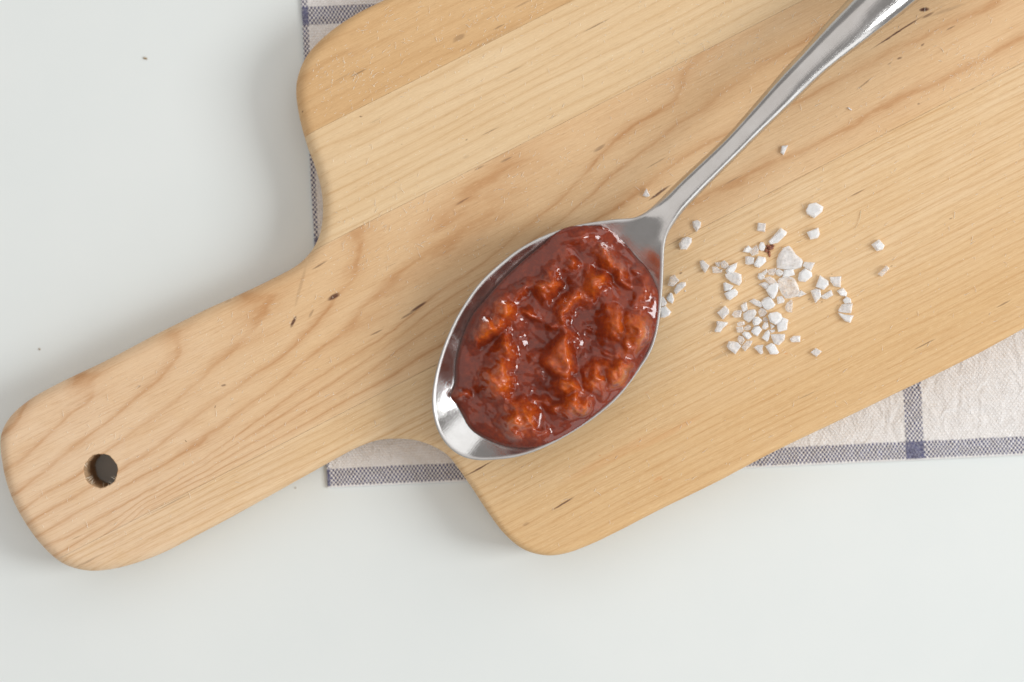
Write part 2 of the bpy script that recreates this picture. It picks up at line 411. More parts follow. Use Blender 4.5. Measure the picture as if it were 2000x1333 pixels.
# streak marks in the wood: (px, py, angle up-right deg, half length, half width, strength)
MARKS = [
 # main stave
 (652, 580, 30, 14, 7.5, 1), (608, 613, 62, 10, 4, .5), (573, 629, 64, 13, 5, 1), (587, 560, 75, 45, 5, .22), (817, 600, 34, 20, 4.5, 1), (796, 616, 30, 16, 3.2, .8), (735, 650, 27, 15, 2.4, .8),
 (625, 518, 31, 18, 2.6, .8), (437, 753, 15, 6, 3, .9), (904, 393, 30, 17, 2.8, .7), (936, 328, 28, 12, 2.6, .6), (989, 312, 25, 14, 3, .65), (1171, 290, 32, 15, 5, .5),
 (1288, 377, 35, 27, 3.6, 1.0), (1282, 318, 30, 26, 1.8, .6), (420, 795, 60, 3, 2, .8), (363, 862, -40, 3, 1.5, .9), (272, 755, 20, 4, 3, .5), (444, 588, 25, 10, 2.4, .35), (150, 1050, 25, 12, 1.6, .5), (765, 518, 24, 12, 1.5, .5),
 (1900, 175, 27, 6, 1.5, .4),
 # lower stave
 (1805, 19, 8, 11, 6, 1.1), (1752, 64, 33, 62, 2.7, 1.0), (1813, 30, 27, 14, 4, .8), (1850, 20, 20, 40, 5, .25), (1857, 55, 28, 11, 2, .8), (1802, 88, 40, 5, 2.6, .9), (1757, 114, 25, 6, 3, .9), (1738, 124, 35, 6, 2, .6), (1687, 165, 38, 20, 2, .7),
 (1345, 535, 10, 3.2, 2.6, 0), (1675, 377, 27, 18, 1.8, .7), (1794, 203, 30, 3, 2, .7), (1857, 427, 20, 4, 1.6, .9), (1100, 984, 31, 26, 2.6, .9), (935, 916, 29, 32, 2.4, .85),
 (1960, 594, 27, 18, 2.2, .8), (1806, 673, 27, 24, 2.2, .8), (1575, 773, 24, 30, 1.5, .5), (1330, 534, 20, 3.5, 3, .9), (1432, 352, 28, 24, 2, .45), (1395, 520, 20, 40, 6, .3), (1420, 690, 25, 40, 6, .25), (1580, 585, 30, 4, 2.5, .55), (1605, 590, 40, 3, 2.5, .5), (1625, 536, 0, 2, 1.6, .8), (1741, 520, 30, 3, 2, .8),
 (1250, 858, 30, 2.2, 2, -.8), (1246, 871, 30, 2.2, 2, -.8), (1172, 890, 0, 2, 2, -.9), (1291, 936, 0, 2, 2, -.9), (1278, 839, 30, 4, 2, -.4), (1264, 767, 25, 5, 2, -.4), (1535, 691, 20, 4, 2, -.8),
 (1027, 1024, 25, 8, 5, .35), (1200, 890, 28, 120, 16, -.16), (1300, 850, 28, 90, 9, -.18), (1285, 935, 28, 12, 4, -.4), (175, 1095, 27, 40, 2, .3), (330, 985, 27, 60, 1.6, .45),
 # top stave
 (700, 143, 28, 20, 3, .75), (672, 150, 28, 26, 2, .3), (897, 74, 28, 14, 8, .42), (890, 80, 30, 8, 3, .4), (975, 53, 28, 14, 2.4, .7), (960, 78, 28, 60, 3, .22), (1021, 8, 25, 20, 3, .4), (590, 218, 60, 2.5, 2, .9),
 # pale stave
 (705, 228, 0, 3, 2, .9), (785, 282, 20, 2, 1.5, .5), (957, 257, 26, 20, 2, .7), (911, 273, 25, 3, 2, .7), (1080, 229, 27, 12, 3, .35), (1005, 137, 27, 22, 2.2, .4), (1165, 50, 27, 30, 2.2, .6), (910, 307, 25, 8, 4, .25), (735, 235, 26, 14, 2, .3),
]
def streak_group():
    g = bpy.data.node_groups.new("streak", 'ShaderNodeTree')
    for nm in ("X", "Y", "CX", "CY", "Cos", "Sin", "IL", "IW"): g.interface.new_socket(nm, in_out='INPUT', socket_type='NodeSocketFloat')
    g.interface.new_socket("Mask", in_out='OUTPUT', socket_type='NodeSocketFloat')
    gi_ = g.nodes.new('NodeGroupInput'); go = g.nodes.new('NodeGroupOutput')
    def mt(op, a, b=None):
        m = g.nodes.new('ShaderNodeMath'); m.operation = op
        for k, v in enumerate((a, b)):
            if v is None: continue
            if isinstance(v, bpy.types.NodeSocket): g.links.new(v, m.inputs[k])
            else: m.inputs[k].default_value = v
        return m.outputs[0]
    I = {s.name: s for s in gi_.outputs if s.name}
    dx = mt('SUBTRACT', I['X'], I['CX']); dy = mt('SUBTRACT', I['Y'], I['CY'])
    u = mt('MULTIPLY', mt('ADD', mt('MULTIPLY', dx, I['Cos']), mt('MULTIPLY', dy, I['Sin'])), I['IL'])
    v = mt('MULTIPLY', mt('SUBTRACT', mt('MULTIPLY', dy, I['Cos']), mt('MULTIPLY', dx, I['Sin'])), I['IW'])
    # narrow towards one end
    r = mt('ADD', mt('MULTIPLY', u, u), mt('MULTIPLY', v, v))
    m = g.nodes.new('ShaderNodeMapRange'); m.interpolation_type = 'SMOOTHSTEP'
    g.links.new(r, m.inputs[0]); m.inputs[1].default_value = 1.55; m.inputs[2].default_value = .1; m.inputs[3].default_value = 0; m.inputs[4].default_value = 1
    g.links.new(m.outputs[0], go.inputs[0]); return g
STREAK = streak_group()

def wood(name, light, mid, dark, rings_, marks, fibre=.5, broad=.5, linew=.6, tone=None):
    n = N(name); xy = n.coords(); uv = n.coords(rot=-GA)
    X, Y, Z = n.sep(xy); Uu, Vv, Zz = n.sep(uv)
    fib = n.noise(n.vmul(uv, (.011, .44, .05)), 1, 4, .66, .15)
    fib2 = n.noise(n.vmul(uv, (.06, 1.1, .2)), 1, 2, .6)
    br = n.noise(n.vmul(uv, (.0022, .016, .01)), 1, 3, .55, .4)
    pore = n.noise(n.vmul(uv, (.03, .5, .1)), 1, 3, .7)
    blot = n.noise(n.vmul(uv, (.012, .02, .01)), 1, 4, .6, .6)
    warp = n.noise(n.vmul(uv, (.008, .03, .01)), 1, 3, .5)
    if rings_ == 'attr':
        at = n.node('ShaderNodeAttribute'); at.attribute_name = 'ring'
        r = n.math('ADD', at.outputs['Fac'], n.math('MULTIPLY', n.math('SUBTRACT', warp, .5), .5))
    else:
        sp, amp = rings_
        r = n.math('ADD', n.math('DIVIDE', Vv, -sp), n.math('MULTIPLY', n.math('SUBTRACT', n.noise(n.vmul(uv, (.0013, .012, .01)), 1, 3, .5), .5), amp))
        r = n.math('ADD', r, n.math('MULTIPLY', n.math('SUBTRACT', warp, .5), .5))
    f = n.math('FRACT', n.math('ADD', r, .08))
    line = n.ramp(f, [(0, .55), (.045, .95), (.085, 1.0), (.14, .42), (.3, .12), (.55, 0.0), (.85, .06), (1, .55)])
    lm = n.noise(n.vmul(uv, (.004, .03, .01)), 1, 2, .5)
    line = n.math('MULTIPLY', line, n.mr(lm, .25, .7, .25, 1.0))
    base = n.mix(n.mr(br, .3, .7), light, mid)
    if tone: base = tone(n, X, Y, Uu, Vv, base)
    base = n.mix(n.math('MULTIPLY', n.mr(blot, .45, .75), broad), base, mid)
    colr = n.mix(n.math('MULTIPLY', line, linew), base, dark)
    colr = n.mix(n.math('MULTIPLY', n.mr(fib, .48, .72), fibre), colr, dark)
    colr = n.mix(n.math('MULTIPLY', n.mr(fib2, .46, .22), .42), colr, tuple(min(1, a*1.35) for a in light))
    colr = n.mix(n.math('MULTIPLY', n.mr(pore, .58, .76), .34), colr, tuple(a*.55 for a in dark))
    jx = n.noise(n.vmul(uv, (.05, .25, .1)), 1, 3, .65)
    jX = n.math('ADD', X, n.math('MULTIPLY', n.math('SUBTRACT', jx, .5), 4.0)); jY = n.math('ADD', Y, n.math('MULTIPLY', n.math('SUBTRACT', pore, .5), 4.0))
    tot = None; red = None
    for (px, py, a, l, wd, st) in marks:
        if st == 0: continue
        g = n.node('ShaderNodeGroup'); g.node_tree = STREAK; a = math.radians(a); c0 = C(px, py)
        n.put(g.inputs[0], jX); n.put(g.inputs[1], jY)
        for k, v in enumerate((c0[0], c0[1], math.cos(a), math.sin(a), 1/(l*.92), 1/(wd*.66))): g.inputs[k+2].default_value = v
        m = n.math('MULTIPLY', g.outputs[0], abs(st)*(.95 if l*wd > 60 else .75))
        if st > 0: tot = m if tot is None else n.math('MAXIMUM', tot, m)
        else: red = m if red is None else n.math('MAXIMUM', red, m)
    if tot is not None:
        colr = n.mix(n.math('MULTIPLY', tot, n.mr(fib, .2, .6, .75, 1.0)), colr, (.085, .026, .016))
    if red is not None: colr = n.mix(red, colr, (.62, .20, .04))
    h = n.math('ADD', n.math('MULTIPLY', fib, .7), n.math('MULTIPLY', fib2, .6))
    n.set(Base_Color=colr, Roughness=n.mr(fib, .3, .7, .5, .66), Normal=n.bump(h, .55, 1.5*S))
    n.b.inputs['Specular IOR Level'].default_value = .3
    return n.m
def tone_lower(n, X, Y, Uu, Vv, base):
    # paler heart beside the seam, warmer towards the outer edge, as the plank is coloured
    t = n.mr(n.math('ADD', Vv, n.math('MULTIPLY', n.math('SUBTRACT', n.noise(n.vmul(n.comb(Uu, Vv, 0.0), (.002, .02, 0)), 1, 3, .5), .5), 90)), -330, -150)
    return tone_main(n, X, Y, Uu, Vv, n.mix(n.mr(t, 0, 1, .75, 0), base, (.69, .44, .205)))
def tone_main(n, X, Y, Uu, Vv, base):      # the wood pales and turns pinker along the handle
    return n.mix(n.mr(n.math('ADD', Uu, n.math('MULTIPLY', n.math('SUBTRACT', n.noise(n.vmul(n.comb(Uu, Vv, 0.0), (.003, .02, 0)), 1, 3, .5), .5), 250)), -350, -850, 0, .75), base, (.80, .59, .40))
def pick(f): return [m for m in MARKS if f(C(m[0], m[1]))]
sA = lambda p: (p-seamA[0])@seamA[1]; sB = lambda p: (p-seamB[0])@seamB[1]; sC = lambda p: (p-seamC[0])@seamC[1]
W_TOP = wood("maple_orange", (.72, .475, .245), (.65, .40, .185), (.48, .245, .088), (34, 2.2), pick(lambda p: sA(p) > 0), .34, .6, .42)
W_PALE = wood("maple_cream", (.79, .585, .355), (.745, .525, .295), (.57, .335, .145), (20, 2.6), pick(lambda p: sA(p) <= 0 and sB(p) > 0), .27, .35, .62)
W_MAIN = wood("maple_figured", (.77, .535, .31), (.715, .465, .245), (.49, .225, .08), 'attr', pick(lambda p: sB(p) <= 0 and sC(p) > 0), .38, .4, .82, tone_main)
W_LOW = wood("maple_straight", (.79, .575, .345), (.74, .505, .27), (.53, .275, .10), (15, 2.4), pick(lambda p: sC(p) <= 0), .52, .45, .58, tone_lower)
board = empty("cutting_board", (0, 0, (ZT-TH)*S))
tag(board, "pale wooden cutting board with a handle and a hanging hole", "cutting board")
cutsets = [([(*seamA, 1)], W_TOP, "warm orange-brown outer plank"), ([(*seamA, -1), (*seamB, 1)], W_PALE, "pale cream plank with fine parallel grain"),
           ([(*seamB, -1), (*seamC, 1)], W_MAIN, "broad plank with curved growth rings and dark flecks"), ([(*seamC, -1)], W_LOW, "plank with fine straight grain under the salt")]
for cuts, mat, lab in cutsets:
    bm = stave_mesh(cuts)
    me = bpy.data.meshes.new("plank")
    xy = np.array([(v.co.x, v.co.y) for v in bm.verts])
    for v in bm.verts: v.co = Vector((v.co.x*S, v.co.y*S, (v.co.z+TH)*S))
    bm.to_mesh(me); bm.free(); me.materials.append(mat); me.shade_smooth(); me.set_sharp_from_angle(angle=math.radians(38))
    if mat is W_MAIN:
        at = me.attributes.new('ring', 'FLOAT', 'POINT'); at.data.foreach_set('value', ringfield(xy).astype(np.float32))
    o = bpy.data.objects.new("plank", me); COL.objects.link(o); o.parent = board; tag(o, lab)
# hole wall, rough drilled end grain
n = N("drilled_wood"); c = n.coords(); a = n.noise(n.vmul(c, (.4, .4, .08)), 1, 4, .7)
n.set(Base_Color=n.mix(n.mr(a, .3, .7), (.55, .35, .19), (.74, .52, .31)), Roughness=.85, Normal=n.bump(a, 1.0, 4*S))
hv, hf = [], []
lay = [-2.4, -30, -60, -90, -TH+.2]
for k, z in enumerate(lay):
    for i, p in enumerate(hl):
        q = hc+(p-hc)*(1.0+(0 if k in (0, 4) else .03*rnd.uniform(-1, 1)))
        hv.append((q[0]*S, q[1]*S, (z+TH)*S))
for k in range(len(lay)-1):
    for i in range(NH):
        j = (i+1) % NH; hf.append([k*NH+i, k*NH+j, (k+1)*NH+j, (k+1)*NH+i])
o = mesh_obj("hole_wall", hv, hf, n.m, parent=board)
# fibres: raised grain fuzz all over the top, and torn splinters at the hole's rim
def fibre_mesh(items):
    fv, ff_ = [], []
    for pts, wd in items:
        b = len(fv); m = len(pts)
        for k, p in enumerate(pts):
            t = pts[min(k+1, m-1)]-pts[max(k-1, 0)]; t = t/np.linalg.norm(t); s_ = np.array([-t[1], t[0], 0]); s_ /= max(np.linalg.norm(s_), 1e-6)
            ww = wd*(1-.6*k/(m-1)) if k < m-1 else wd*.2
            for q in (p+s_*ww, p-s_*ww, p+np.array([0, 0, ww*1.3])): fv.append(tuple(q*S))
        for k in range(m-1):
            for e in range(3):
                f = (e+1) % 3; ff_.append([b+k*3+e, b+k*3+f, b+(k+1)*3+f, b+(k+1)*3+e])
    return fv, ff_
items = []
clusters = [(C(1400, 60), 120), (C(720, 470), 90), (C(1080, 350), 90), (C(640, 150), 80), (C(850, 90), 110), (C(1330, 110), 70), (C(1900, 130), 40), (C(700, 150), 60), (C(440, 640), 90), (C(1000, 60), 90), (C(780, 400), 80)]
cand = np.array([(lambda c_: (c_[0][0]+rnd.gauss(0, c_[1]), c_[0][1]+rnd.gauss(0, c_[1]*.6)))(clusters[rnd.randrange(len(clusters))]) if k % 5 < 1 else (rnd.uniform(-1000, 1050), rnd.uniform(-450, 700)) for k in range(10000)])
cand = cand[inside(cand, inner) & (np.hypot(*(cand-hc).T) > hr+4)]
k = 0
for p in cand:
    if k >= 2700: break
    if sA(p) < 0 and sB(p) > 0 and rnd.random() < .45: continue
    if sC(p) < 0 and rnd.random() < .4: continue
    k += 1
    L_ = rnd.uniform(3, 9) if rnd.random() < .82 else rnd.uniform(9, 20)
    th0 = rnd.choice([GA, GA, math.pi/2, math.pi/2*.8, GA+.5])+rnd.gauss(0, .45); cv = rnd.gauss(0, .5)
    pts = []; q = np.array([p[0], p[1], TH-.4]); m = 4
    for j in range(m):
        pts.append(q.copy()); th0 += cv/m; q = q+np.array([math.cos(th0)*L_/m, math.sin(th0)*L_/m, (.9 if j < 2 else .3)*L_/12])
    items.append((pts, rnd.uniform(.36, .64)))
n = N("pale_wood_fuzz"); n.set(Base_Color=(.97, .88, .72), Roughness=.6)
n.b.inputs['Specular IOR Level'].default_value = .3
fv, ff_ = fibre_mesh(items)
o = mesh_obj("raised_fibres", fv, ff_, n.m, parent=board); tag(o, kind="stuff")
items = []
for k in range(20):
    a = rnd.gauss(math.radians(232), .6) if k < 15 else rnd.uniform(0, 6.28)
    p = hc+hr*1.01*np.array([math.cos(a), math.sin(a)]); L_ = rnd.uniform(5, 13)
    dirn = -np.array([math.cos(a), math.sin(a)])+np.array([rnd.gauss(0, .6), rnd.gauss(0, .6)])
    q = np.array([p[0], p[1], TH-1-rnd.uniform(0, 22)]); pts = []
    for j in range(4): pts.append(q.copy()); q = q+np.array([dirn[0]*L_/5, dirn[1]*L_/5, -rnd.uniform(0, 2.0)])
    items.append((pts, rnd.uniform(.35, .8)))
fv, ff_ = fibre_mesh(items)
o = mesh_obj("hole_splinters", fv, ff_, n.m, parent=board); tag(o, kind="stuff")

# ------------------------------------------------------------------ spoon
RIM = 110.0; BOT = 18.0; T = 15.0
R2 = math.sqrt(2)
zt_s = np.array([-800, 0, 150, 250, 320, 350, 400, 470, 560, 700, 900, 1100, 1300, 1500, 1700]); zt_z = np.array([260, 230, 190, 150, 126, 120, 121, 128, 137, 145, 140, 118, 88, 60, 50.])
fine_s = np.linspace(-800, 1700, 1251); fz = np.interp(fine_s, zt_s, zt_z)
for _ in range(120): fz[1:-1] = (fz[:-2]+fz[1:-1]*2+fz[2:])/4
def zhandle(s): return np.interp(s, fine_s, fz)
def spoon_pt(px, py):            # traced pixel -> spoon plan coordinates (y up), corrected for its height
    x, y = px-1000.0, 666.5-py
    s = (x+y)/R2
    h = RIM if s < 350 else float(zhandle(s))
    f = (CAMD-h)/CAMD
    return np.array([x*f, y*f])
left = [(1241, 424), (1200, 428), (1144, 436), (1101, 446), (1058, 462), (1015, 485), (976, 515), (937, 552), (906, 595), (882, 638), (859, 697), (845, 759), (844, 798), (853, 837), (871, 868), (898, 890), (928, 899), (964, 899),
        (1015, 892), (1070, 872), (1132, 837), (1171, 810), (1210, 775), (1249, 724), (1273, 685), (1286, 642), (1294, 576), (1297, 517)]
right_up = [(1299, 480), (1306, 456), (1319, 434), (1339, 409), (1369, 378), (1395, 351), (1425, 322), (1462, 285), (1500, 248), (1537, 213), (1575, 177), (1612, 142), (1650, 112), (1687, 85), (1725, 56), (1762, 28), (1796, 0),
            (1880, -64), (1960, -130), (2030, -200), (2062, -262), (2052, -318), (2010, -342)]
left_down = [(1950, -325), (1890, -275), (1820, -195), (1750, -110), (1690, -38), (1650, 6), (1612, 47), (1575, 90), (1537, 130), (1500, 173), (1462, 217), (1425, 259), (1387, 296), (1350, 330), (1312, 366), (1285, 394), (1264, 412)]
sp_out = catmull([spoon_pt(*p) for p in left+right_up+left_down], 5.0)
bowl_loop = catmull([spoon_pt(*p) for p in left+[(1297, 478), (1288, 450), (1270, 433)]], 4.0)
bc = spoon_pt(1080, 665)
th_b = np.arctan2(*(bowl_loop-bc).T[::-1]); rad_b = np.hypot(*(bowl_loop-bc).T)
tg = np.linspace(-math.pi, math.pi, 721)[:-1]; od = np.argsort(th_b)
rg = np.interp(tg, th_b[od], rad_b[od], period=2*math.pi)
for _ in range(10): rg = (np.roll(rg, 1)+2*rg+np.roll(rg, -1))/4
def zbase(X):
    d = X-bc; th = np.arctan2(d[:, 1], d[:, 0]); rho = np.hypot(d[:, 0], d[:, 1])/np.interp(th, tg, rg, period=2*math.pi)
    zb = BOT+(RIM-BOT)*np.power(np.maximum(rho, 1e-6), 2.05)
    s = (X[:, 0]+X[:, 1])/R2; zh = zhandle(s)
    k = 10.0; m = np.minimum(zb, zh)
    z = m-k*np.log(np.exp(-(zb-m)/k)+np.exp(-(zh-m)/k))
    return z, rho, s
def handle_w(s):   # crown of the handle: convex across its width
    return s
# handle half-width and centre as functions of s, from the outline
os_ = (sp_out[:, 0]+sp_out[:, 1])/R2; ow_ = (sp_out[:, 0]-sp_out[:, 1])/R2
sg = np.linspace(360, 1480, 300); wl, wr = [], []
for s in sg:
    near = np.abs(os_-s) < 6; ww = ow_[near]
    if len(ww) == 0: wl.append(wl[-1]); wr.append(wr[-1]); continue
    wl.append(ww.min()); wr.append(ww.max())
wl, wr = np.array(wl), np.array(wr)
for _ in range(80):
    wl[1:-1] = (wl[:-2]+wl[1:-1]*2+wl[2:])/4; wr[1:-1] = (wr[:-2]+wr[1:-1]*2+wr[2:])/4
EDGE = 6.0
def ztop(X, d):
    z, rho, s = zbase(X); wv = (X[:, 0]-X[:, 1])/R2
    cw = (np.interp(s, sg, wl)+np.interp(s, sg, wr))/2; hw = np.maximum((np.interp(s, sg, wr)-np.interp(s, sg, wl))/2, 10)
    q = np.clip((wv-cw)/hw, -1.2, 1.2)
    blend = sst(335, 410, s)
    z = z-blend*(hw*.17*q**2+hw*np.where(q < 0, .60*np.abs(q)**3, .22*np.abs(q)**6))
    # neck: shallow trough running from the bowl into the handle
    e = np.clip(1-d/EDGE, 0, 1)
    return z-(T*.5)*(1-np.sqrt(np.maximum(1-e*e, 0)))
bb0, bb1 = sp_out.min(0), sp_out.max(0)
def rings_pts(step):
    out_ = []
    nr = normals2d(sp_out)
    for dd in (.9, 2.2, 3.8, 5.8, 8.4):
        q = sp_out-nr*dd
        out_.append(q)
    return out_
gs = np.arange(-500, 1600, 4.6); gw = np.arange(-500, 500, 4.6)
sp = np.array([((a+b)/R2, (a-b)/R2) for i, a in enumerate(gs) for b in gw+(i % 2)*2.3])
sp = sp[inside(sp, sp_out)]; dsp = dist_poly(sp, sp_out); sp = sp[dsp > 11.0]
rp = np.concatenate(rings_pts(5)); dr = dist_poly(rp, sp_out); rp = rp[inside(rp, sp_out) & (dr > .6)]
ptsI = np.concatenate([rp, sp])
V4, F4, mp4 = cdt([sp_out], ptsI)
dV = dist_poly(V4, sp_out); dV[[mp4[i] for i in range(len(sp_out))]] = 0
Zt = ztop(V4, dV)
isb = np.zeros(len(V4), bool); isb[[mp4[i] for i in range(len(sp_out))]] = True
eps = .8
def grad(X):
    nr_ = dV < EDGE+2
    def zz(Y):
        d_ = np.full(len(Y), 99.0); d_[nr_] = np.where(inside(Y[nr_], sp_out), dist_poly(Y[nr_], sp_out), 0); return ztop(Y, d_)
    gx_ = (zz(X+[eps, 0])-zz(X-[eps, 0]))/(2*eps); gy_ = (zz(X+[0, eps])-zz(X-[0, eps]))/(2*eps); return gx_, gy_
gx_, gy_ = grad(V4)
NT = np.c_[-gx_, -gy_, np.ones(len(V4))]; NT /= np.linalg.norm(NT, axis=1)[:, None]
zb0, _, _ = zbase(V4)
e = np.clip(1-dV/EDGE, 0, 1)
slope = np.sqrt(1+np.minimum(gx_**2+gy_**2, 2.0))
Zb = Zt+(T*.5)*(1-np.sqrt(np.maximum(1-e*e, 0)))-T*(1+.0*slope)+(T*.5)*(1-np.sqrt(np.maximum(1-e*e, 0)))
n_out = normals2d(sp_out); nb3 = np.zeros((len(V4), 3))
for i in range(len(sp_out)): nb3[mp4[i], :2] = n_out[i]
NT[isb] = nb3[isb]*.92+np.array([0, 0, .38])
idx_bot = np.full(len(V4), -1); allV = [tuple(p)+(z,) for p, z in zip(V4, Zt)]; allN = list(NT)
for i in range(len(V4)):
    if isb[i]: idx_bot[i] = i
    else: idx_bot[i] = len(allV); allV.append((V4[i][0], V4[i][1], Zb[i])); allN.append(np.array([-NT[i][0]*-1*-1, NT[i][1]*-1*1*1, -NT[i][2]]))
for i in range(len(V4), len(allV)): pass
allV = np.array(allV); allN = np.array(allN)
allF = [list(f) for f in F4]+[[int(idx_bot[i]) for i in f[::-1]] for f in F4]
fa_ = np.array(allF); fn_ = np.cross(allV[fa_[:, 1]]-allV[fa_[:, 0]], allV[fa_[:, 2]]-allV[fa_[:, 0]]); gn_ = np.zeros_like(allV)
for k in range(3):
    for ax in range(3): gn_[:, ax] += np.bincount(fa_[:, k], fn_[:, ax], len(gn_))
gn_ /= np.linalg.norm(gn_, axis=1)[:, None]
allN[len(V4):] = gn_[len(V4):]
nearE = dV < 5.0
allN[:len(V4)][nearE] = gn_[:len(V4)][nearE]
n = N("polished_steel"); c = n.coords(rot=-math.pi/4)
scr = n.noise(n.vmul(c, (.018, .55, .2)), 1, 3, .6); scr2 = n.noise(n.vmul(c, (.5, .03, .2)), 1, 2, .6); sm = n.noise(n.vmul(c, (.015, .015, .015)), 1, 4, .6)
lipa = n.node('ShaderNodeAttribute'); lipa.attribute_name = 'lip'
n.set(Base_Color=n.mix(n.mr(sm, .35, .7), (.54, .525, .51), (.62, .61, .60)), Metallic=1.0, Roughness=n.math('ADD', n.mr(n.math('ADD', n.math('MULTIPLY', scr, .5), n.math('MULTIPLY', sm, .5)), .35, .65, .10, .20), n.math('MULTIPLY', lipa.outputs['Fac'], .42)),
      Normal=n.bump(n.math('ADD', scr, n.math('MULTIPLY', scr2, .5)), .26, .6*S))
MAT_STEEL = n.m
sb = spoon_pt(1080, 665)
spoon = empty("tablespoon", (sb[0]*S, sb[1]*S, (ZT+1)*S))
tag(spoon, "stainless steel tablespoon holding red sauce, resting on the board", "spoon")
sF = np.array([(allV[f][:, 0]+allV[f][:, 1]).mean()/R2 for f in allF])
SPLIT = 400.0
def submesh(name, V, F, Nrm, mat, parent, off, lip=None):
    used = sorted({i for f in F for i in f}); mp_ = {o: k for k, o in enumerate(used)}
    vv_ = (V[used]-off)*S; me = bpy.data.meshes.new(name); me.from_pydata([tuple(v) for v in vv_], [], [[mp_[i] for i in f] for f in F]); me.update()
    me.materials.append(mat); me.shade_smooth()
    if Nrm is not None:
        nn = Nrm[used]; nn = nn/np.linalg.norm(nn, axis=1)[:, None]; me.normals_split_custom_set_from_vertices([tuple(v) for v in nn])
    if lip is not None: me.attributes.new('lip', 'FLOAT', 'POINT').data.foreach_set('value', lip[used].astype(np.float32))
    o = bpy.data.objects.new(name, me); COL.objects.link(o); o.parent = parent; return o
lipv = np.r_[sst(7.5, 4.0, dV), np.zeros(len(allV)-len(V4))]*sst(440, 360, np.r_[(V4[:, 0]+V4[:, 1])/R2, np.zeros(len(allV)-len(V4))])
off = np.array([sb[0], sb[1], 1.0])
submesh("bowl", allV, [f for f, s in zip(allF, sF) if s <= SPLIT], allN, MAT_STEEL, spoon, off, lipv)
submesh("handle", allV, [f for f, s in zip(allF, sF) if s > SPLIT], allN, MAT_STEEL, spoon, off, lipv)

# ------------------------------------------------------------------ sauce in the spoon
sauce_img = [(1109, 444), (1156, 441), (1195, 450), (1222, 476), (1245, 503), (1265, 525), (1280, 556), (1287, 583), (1285, 618), (1276, 657), (1258, 698), (1235, 739), (1210, 768), (1171, 803), (1132, 834), (1070, 867), (1031, 875), (988, 872), (949, 858),
             (918, 837), (902, 808), (891, 790), (879, 777), (885, 762), (889, 745), (890, 712), (900, 669), (921, 618), (949, 583), (988, 540), (1031, 501), (1062, 476), (1085, 455)]
HS = 95.0; fS = (CAMD-HS)/CAMD
def SP(px, py): return np.array([(px-1000)*fS, (666.5-py)*fS])
sl = catmull([SP(*p) for p in sauce_img], 4.0)
zl, rl, _ = zbase(sl)
zl = np.minimum(zl, RIM-7)
for _ in range(6): zl = (np.roll(zl, 1)+zl*2+np.roll(zl, -1))/4
step = 1.7
bx = np.arange(sl[:, 0].min(), sl[:, 0].max(), step); by = np.arange(sl[:, 1].min(), sl[:, 1].max(), step)
GX, GY = np.meshgrid(bx, by); G = np.c_[GX.ravel(), GY.ravel()]
G = G[inside(G, sl)]; dG = dist_poly(G, sl); G = G[dG > 1.1]
VS, FS_, mpS = cdt([sl], G)
dS = dist_poly(VS, sl); bi = [mpS[i] for i in range(len(sl))]; dS[bi] = 0
wsum = np.zeros(len(VS)); zsum = np.zeros(len(VS))
for p, z in zip(sl[::3], zl[::3]):
    ww = 1/((VS-p)**2).sum(1).clip(4)**1.35; wsum += ww; zsum += ww*z
zlev = zsum/wsum
for i, z in zip(bi, zl): zlev[i] = z
ix, iy = VS[:, 0]/fS+1000, 666.5-VS[:, 1]/fS        # photo pixel of each vertex
# lumps: (px, py, rx, ry, angle, height, grain, is a chunk)
LUMPS = [(1160, 560, 24, 29, 30, 34, .4, 1), (1186, 507, 27, 20, 40, 32, .5, 1), (1214, 537, 15, 27, -15, 24, .5, 1), (1068, 555, 23, 28, 10, 30, .3, 1), (1112, 592, 15, 40, 38, 26, .5, 1),
         (984, 603, 30, 26, 0, 28, .4, 1), (960, 640, 30, 22, -25, 32, .4, 1), (932, 664, 21, 18, 0, 17, .2, 1), (990, 680, 13, 33, 12, 32, .4, 1), (975, 742, 26, 38, 10, 34, .5, 1),
         (1010, 822, 36, 32, 45, 34, .6, 1), (1112, 757, 26, 13, -8, 34, .4, 1), (1118, 788, 36, 20, -25, 28, 1.0, 1), (1163, 742, 26, 32, -20, 30, .9, 1), (1206, 728, 27, 29, 0, 32, .9, 1),
         (1234, 650, 27, 46, 6, 36, .9, 1), (1196, 632, 24, 34, 0, 26, 1.0, 1), (1034, 616, 20, 12, 15, 20, .5, 1), (1116, 527, 18, 14, 20, 18, .5, 1), (1025, 566, 32, 15, -35, 14, .4, 1),
         (1136, 468, 46, 22, 0, 9, .3, 0), (1252, 576, 20, 38, 10, 11, 1.0, 0), (895, 775, 14, 11, 0, 15, .3, 1), (1060, 708, 20, 20, 0, 10, .4, 0), (1000, 790, 24, 18, 0, 16, .8, 0), (1096, 510, 22, 16, 0, 8, .4, 0)]
warpx = (fbm(ix*.035, iy*.035, 4, 21)-.5)*38; warpy = (fbm(ix*.035+40, iy*.035, 4, 22)-.5)*38
ridg = 1-np.abs(fbm(ix*.06+11, iy*.06, 3, 71)*2-1)*1.4
Hs = np.zeros(len(VS)); pulpy = sst(1570, 1680, ix+iy)*sst(6, 26, dS); grain = .10+.34*pulpy; owner = np.full(len(VS), -1); best = np.zeros(len(VS))
r3 = random.Random(33)
while len(LUMPS) < 52:
    cx, cy = r3.uniform(900, 1280), r3.uniform(455, 870); k_ = int(np.argmin((ix-cx)**2+(iy-cy)**2))
    if (ix[k_]-cx)**2+(iy[k_]-cy)**2 > 9 or pulpy[k_] < .5: continue
    rx = r3.uniform(6, 15); LUMPS.append((cx, cy, rx, rx*r3.uniform(.55, 1), r3.uniform(0, 180), rx*r3.uniform(.55, .95), .5, 0))
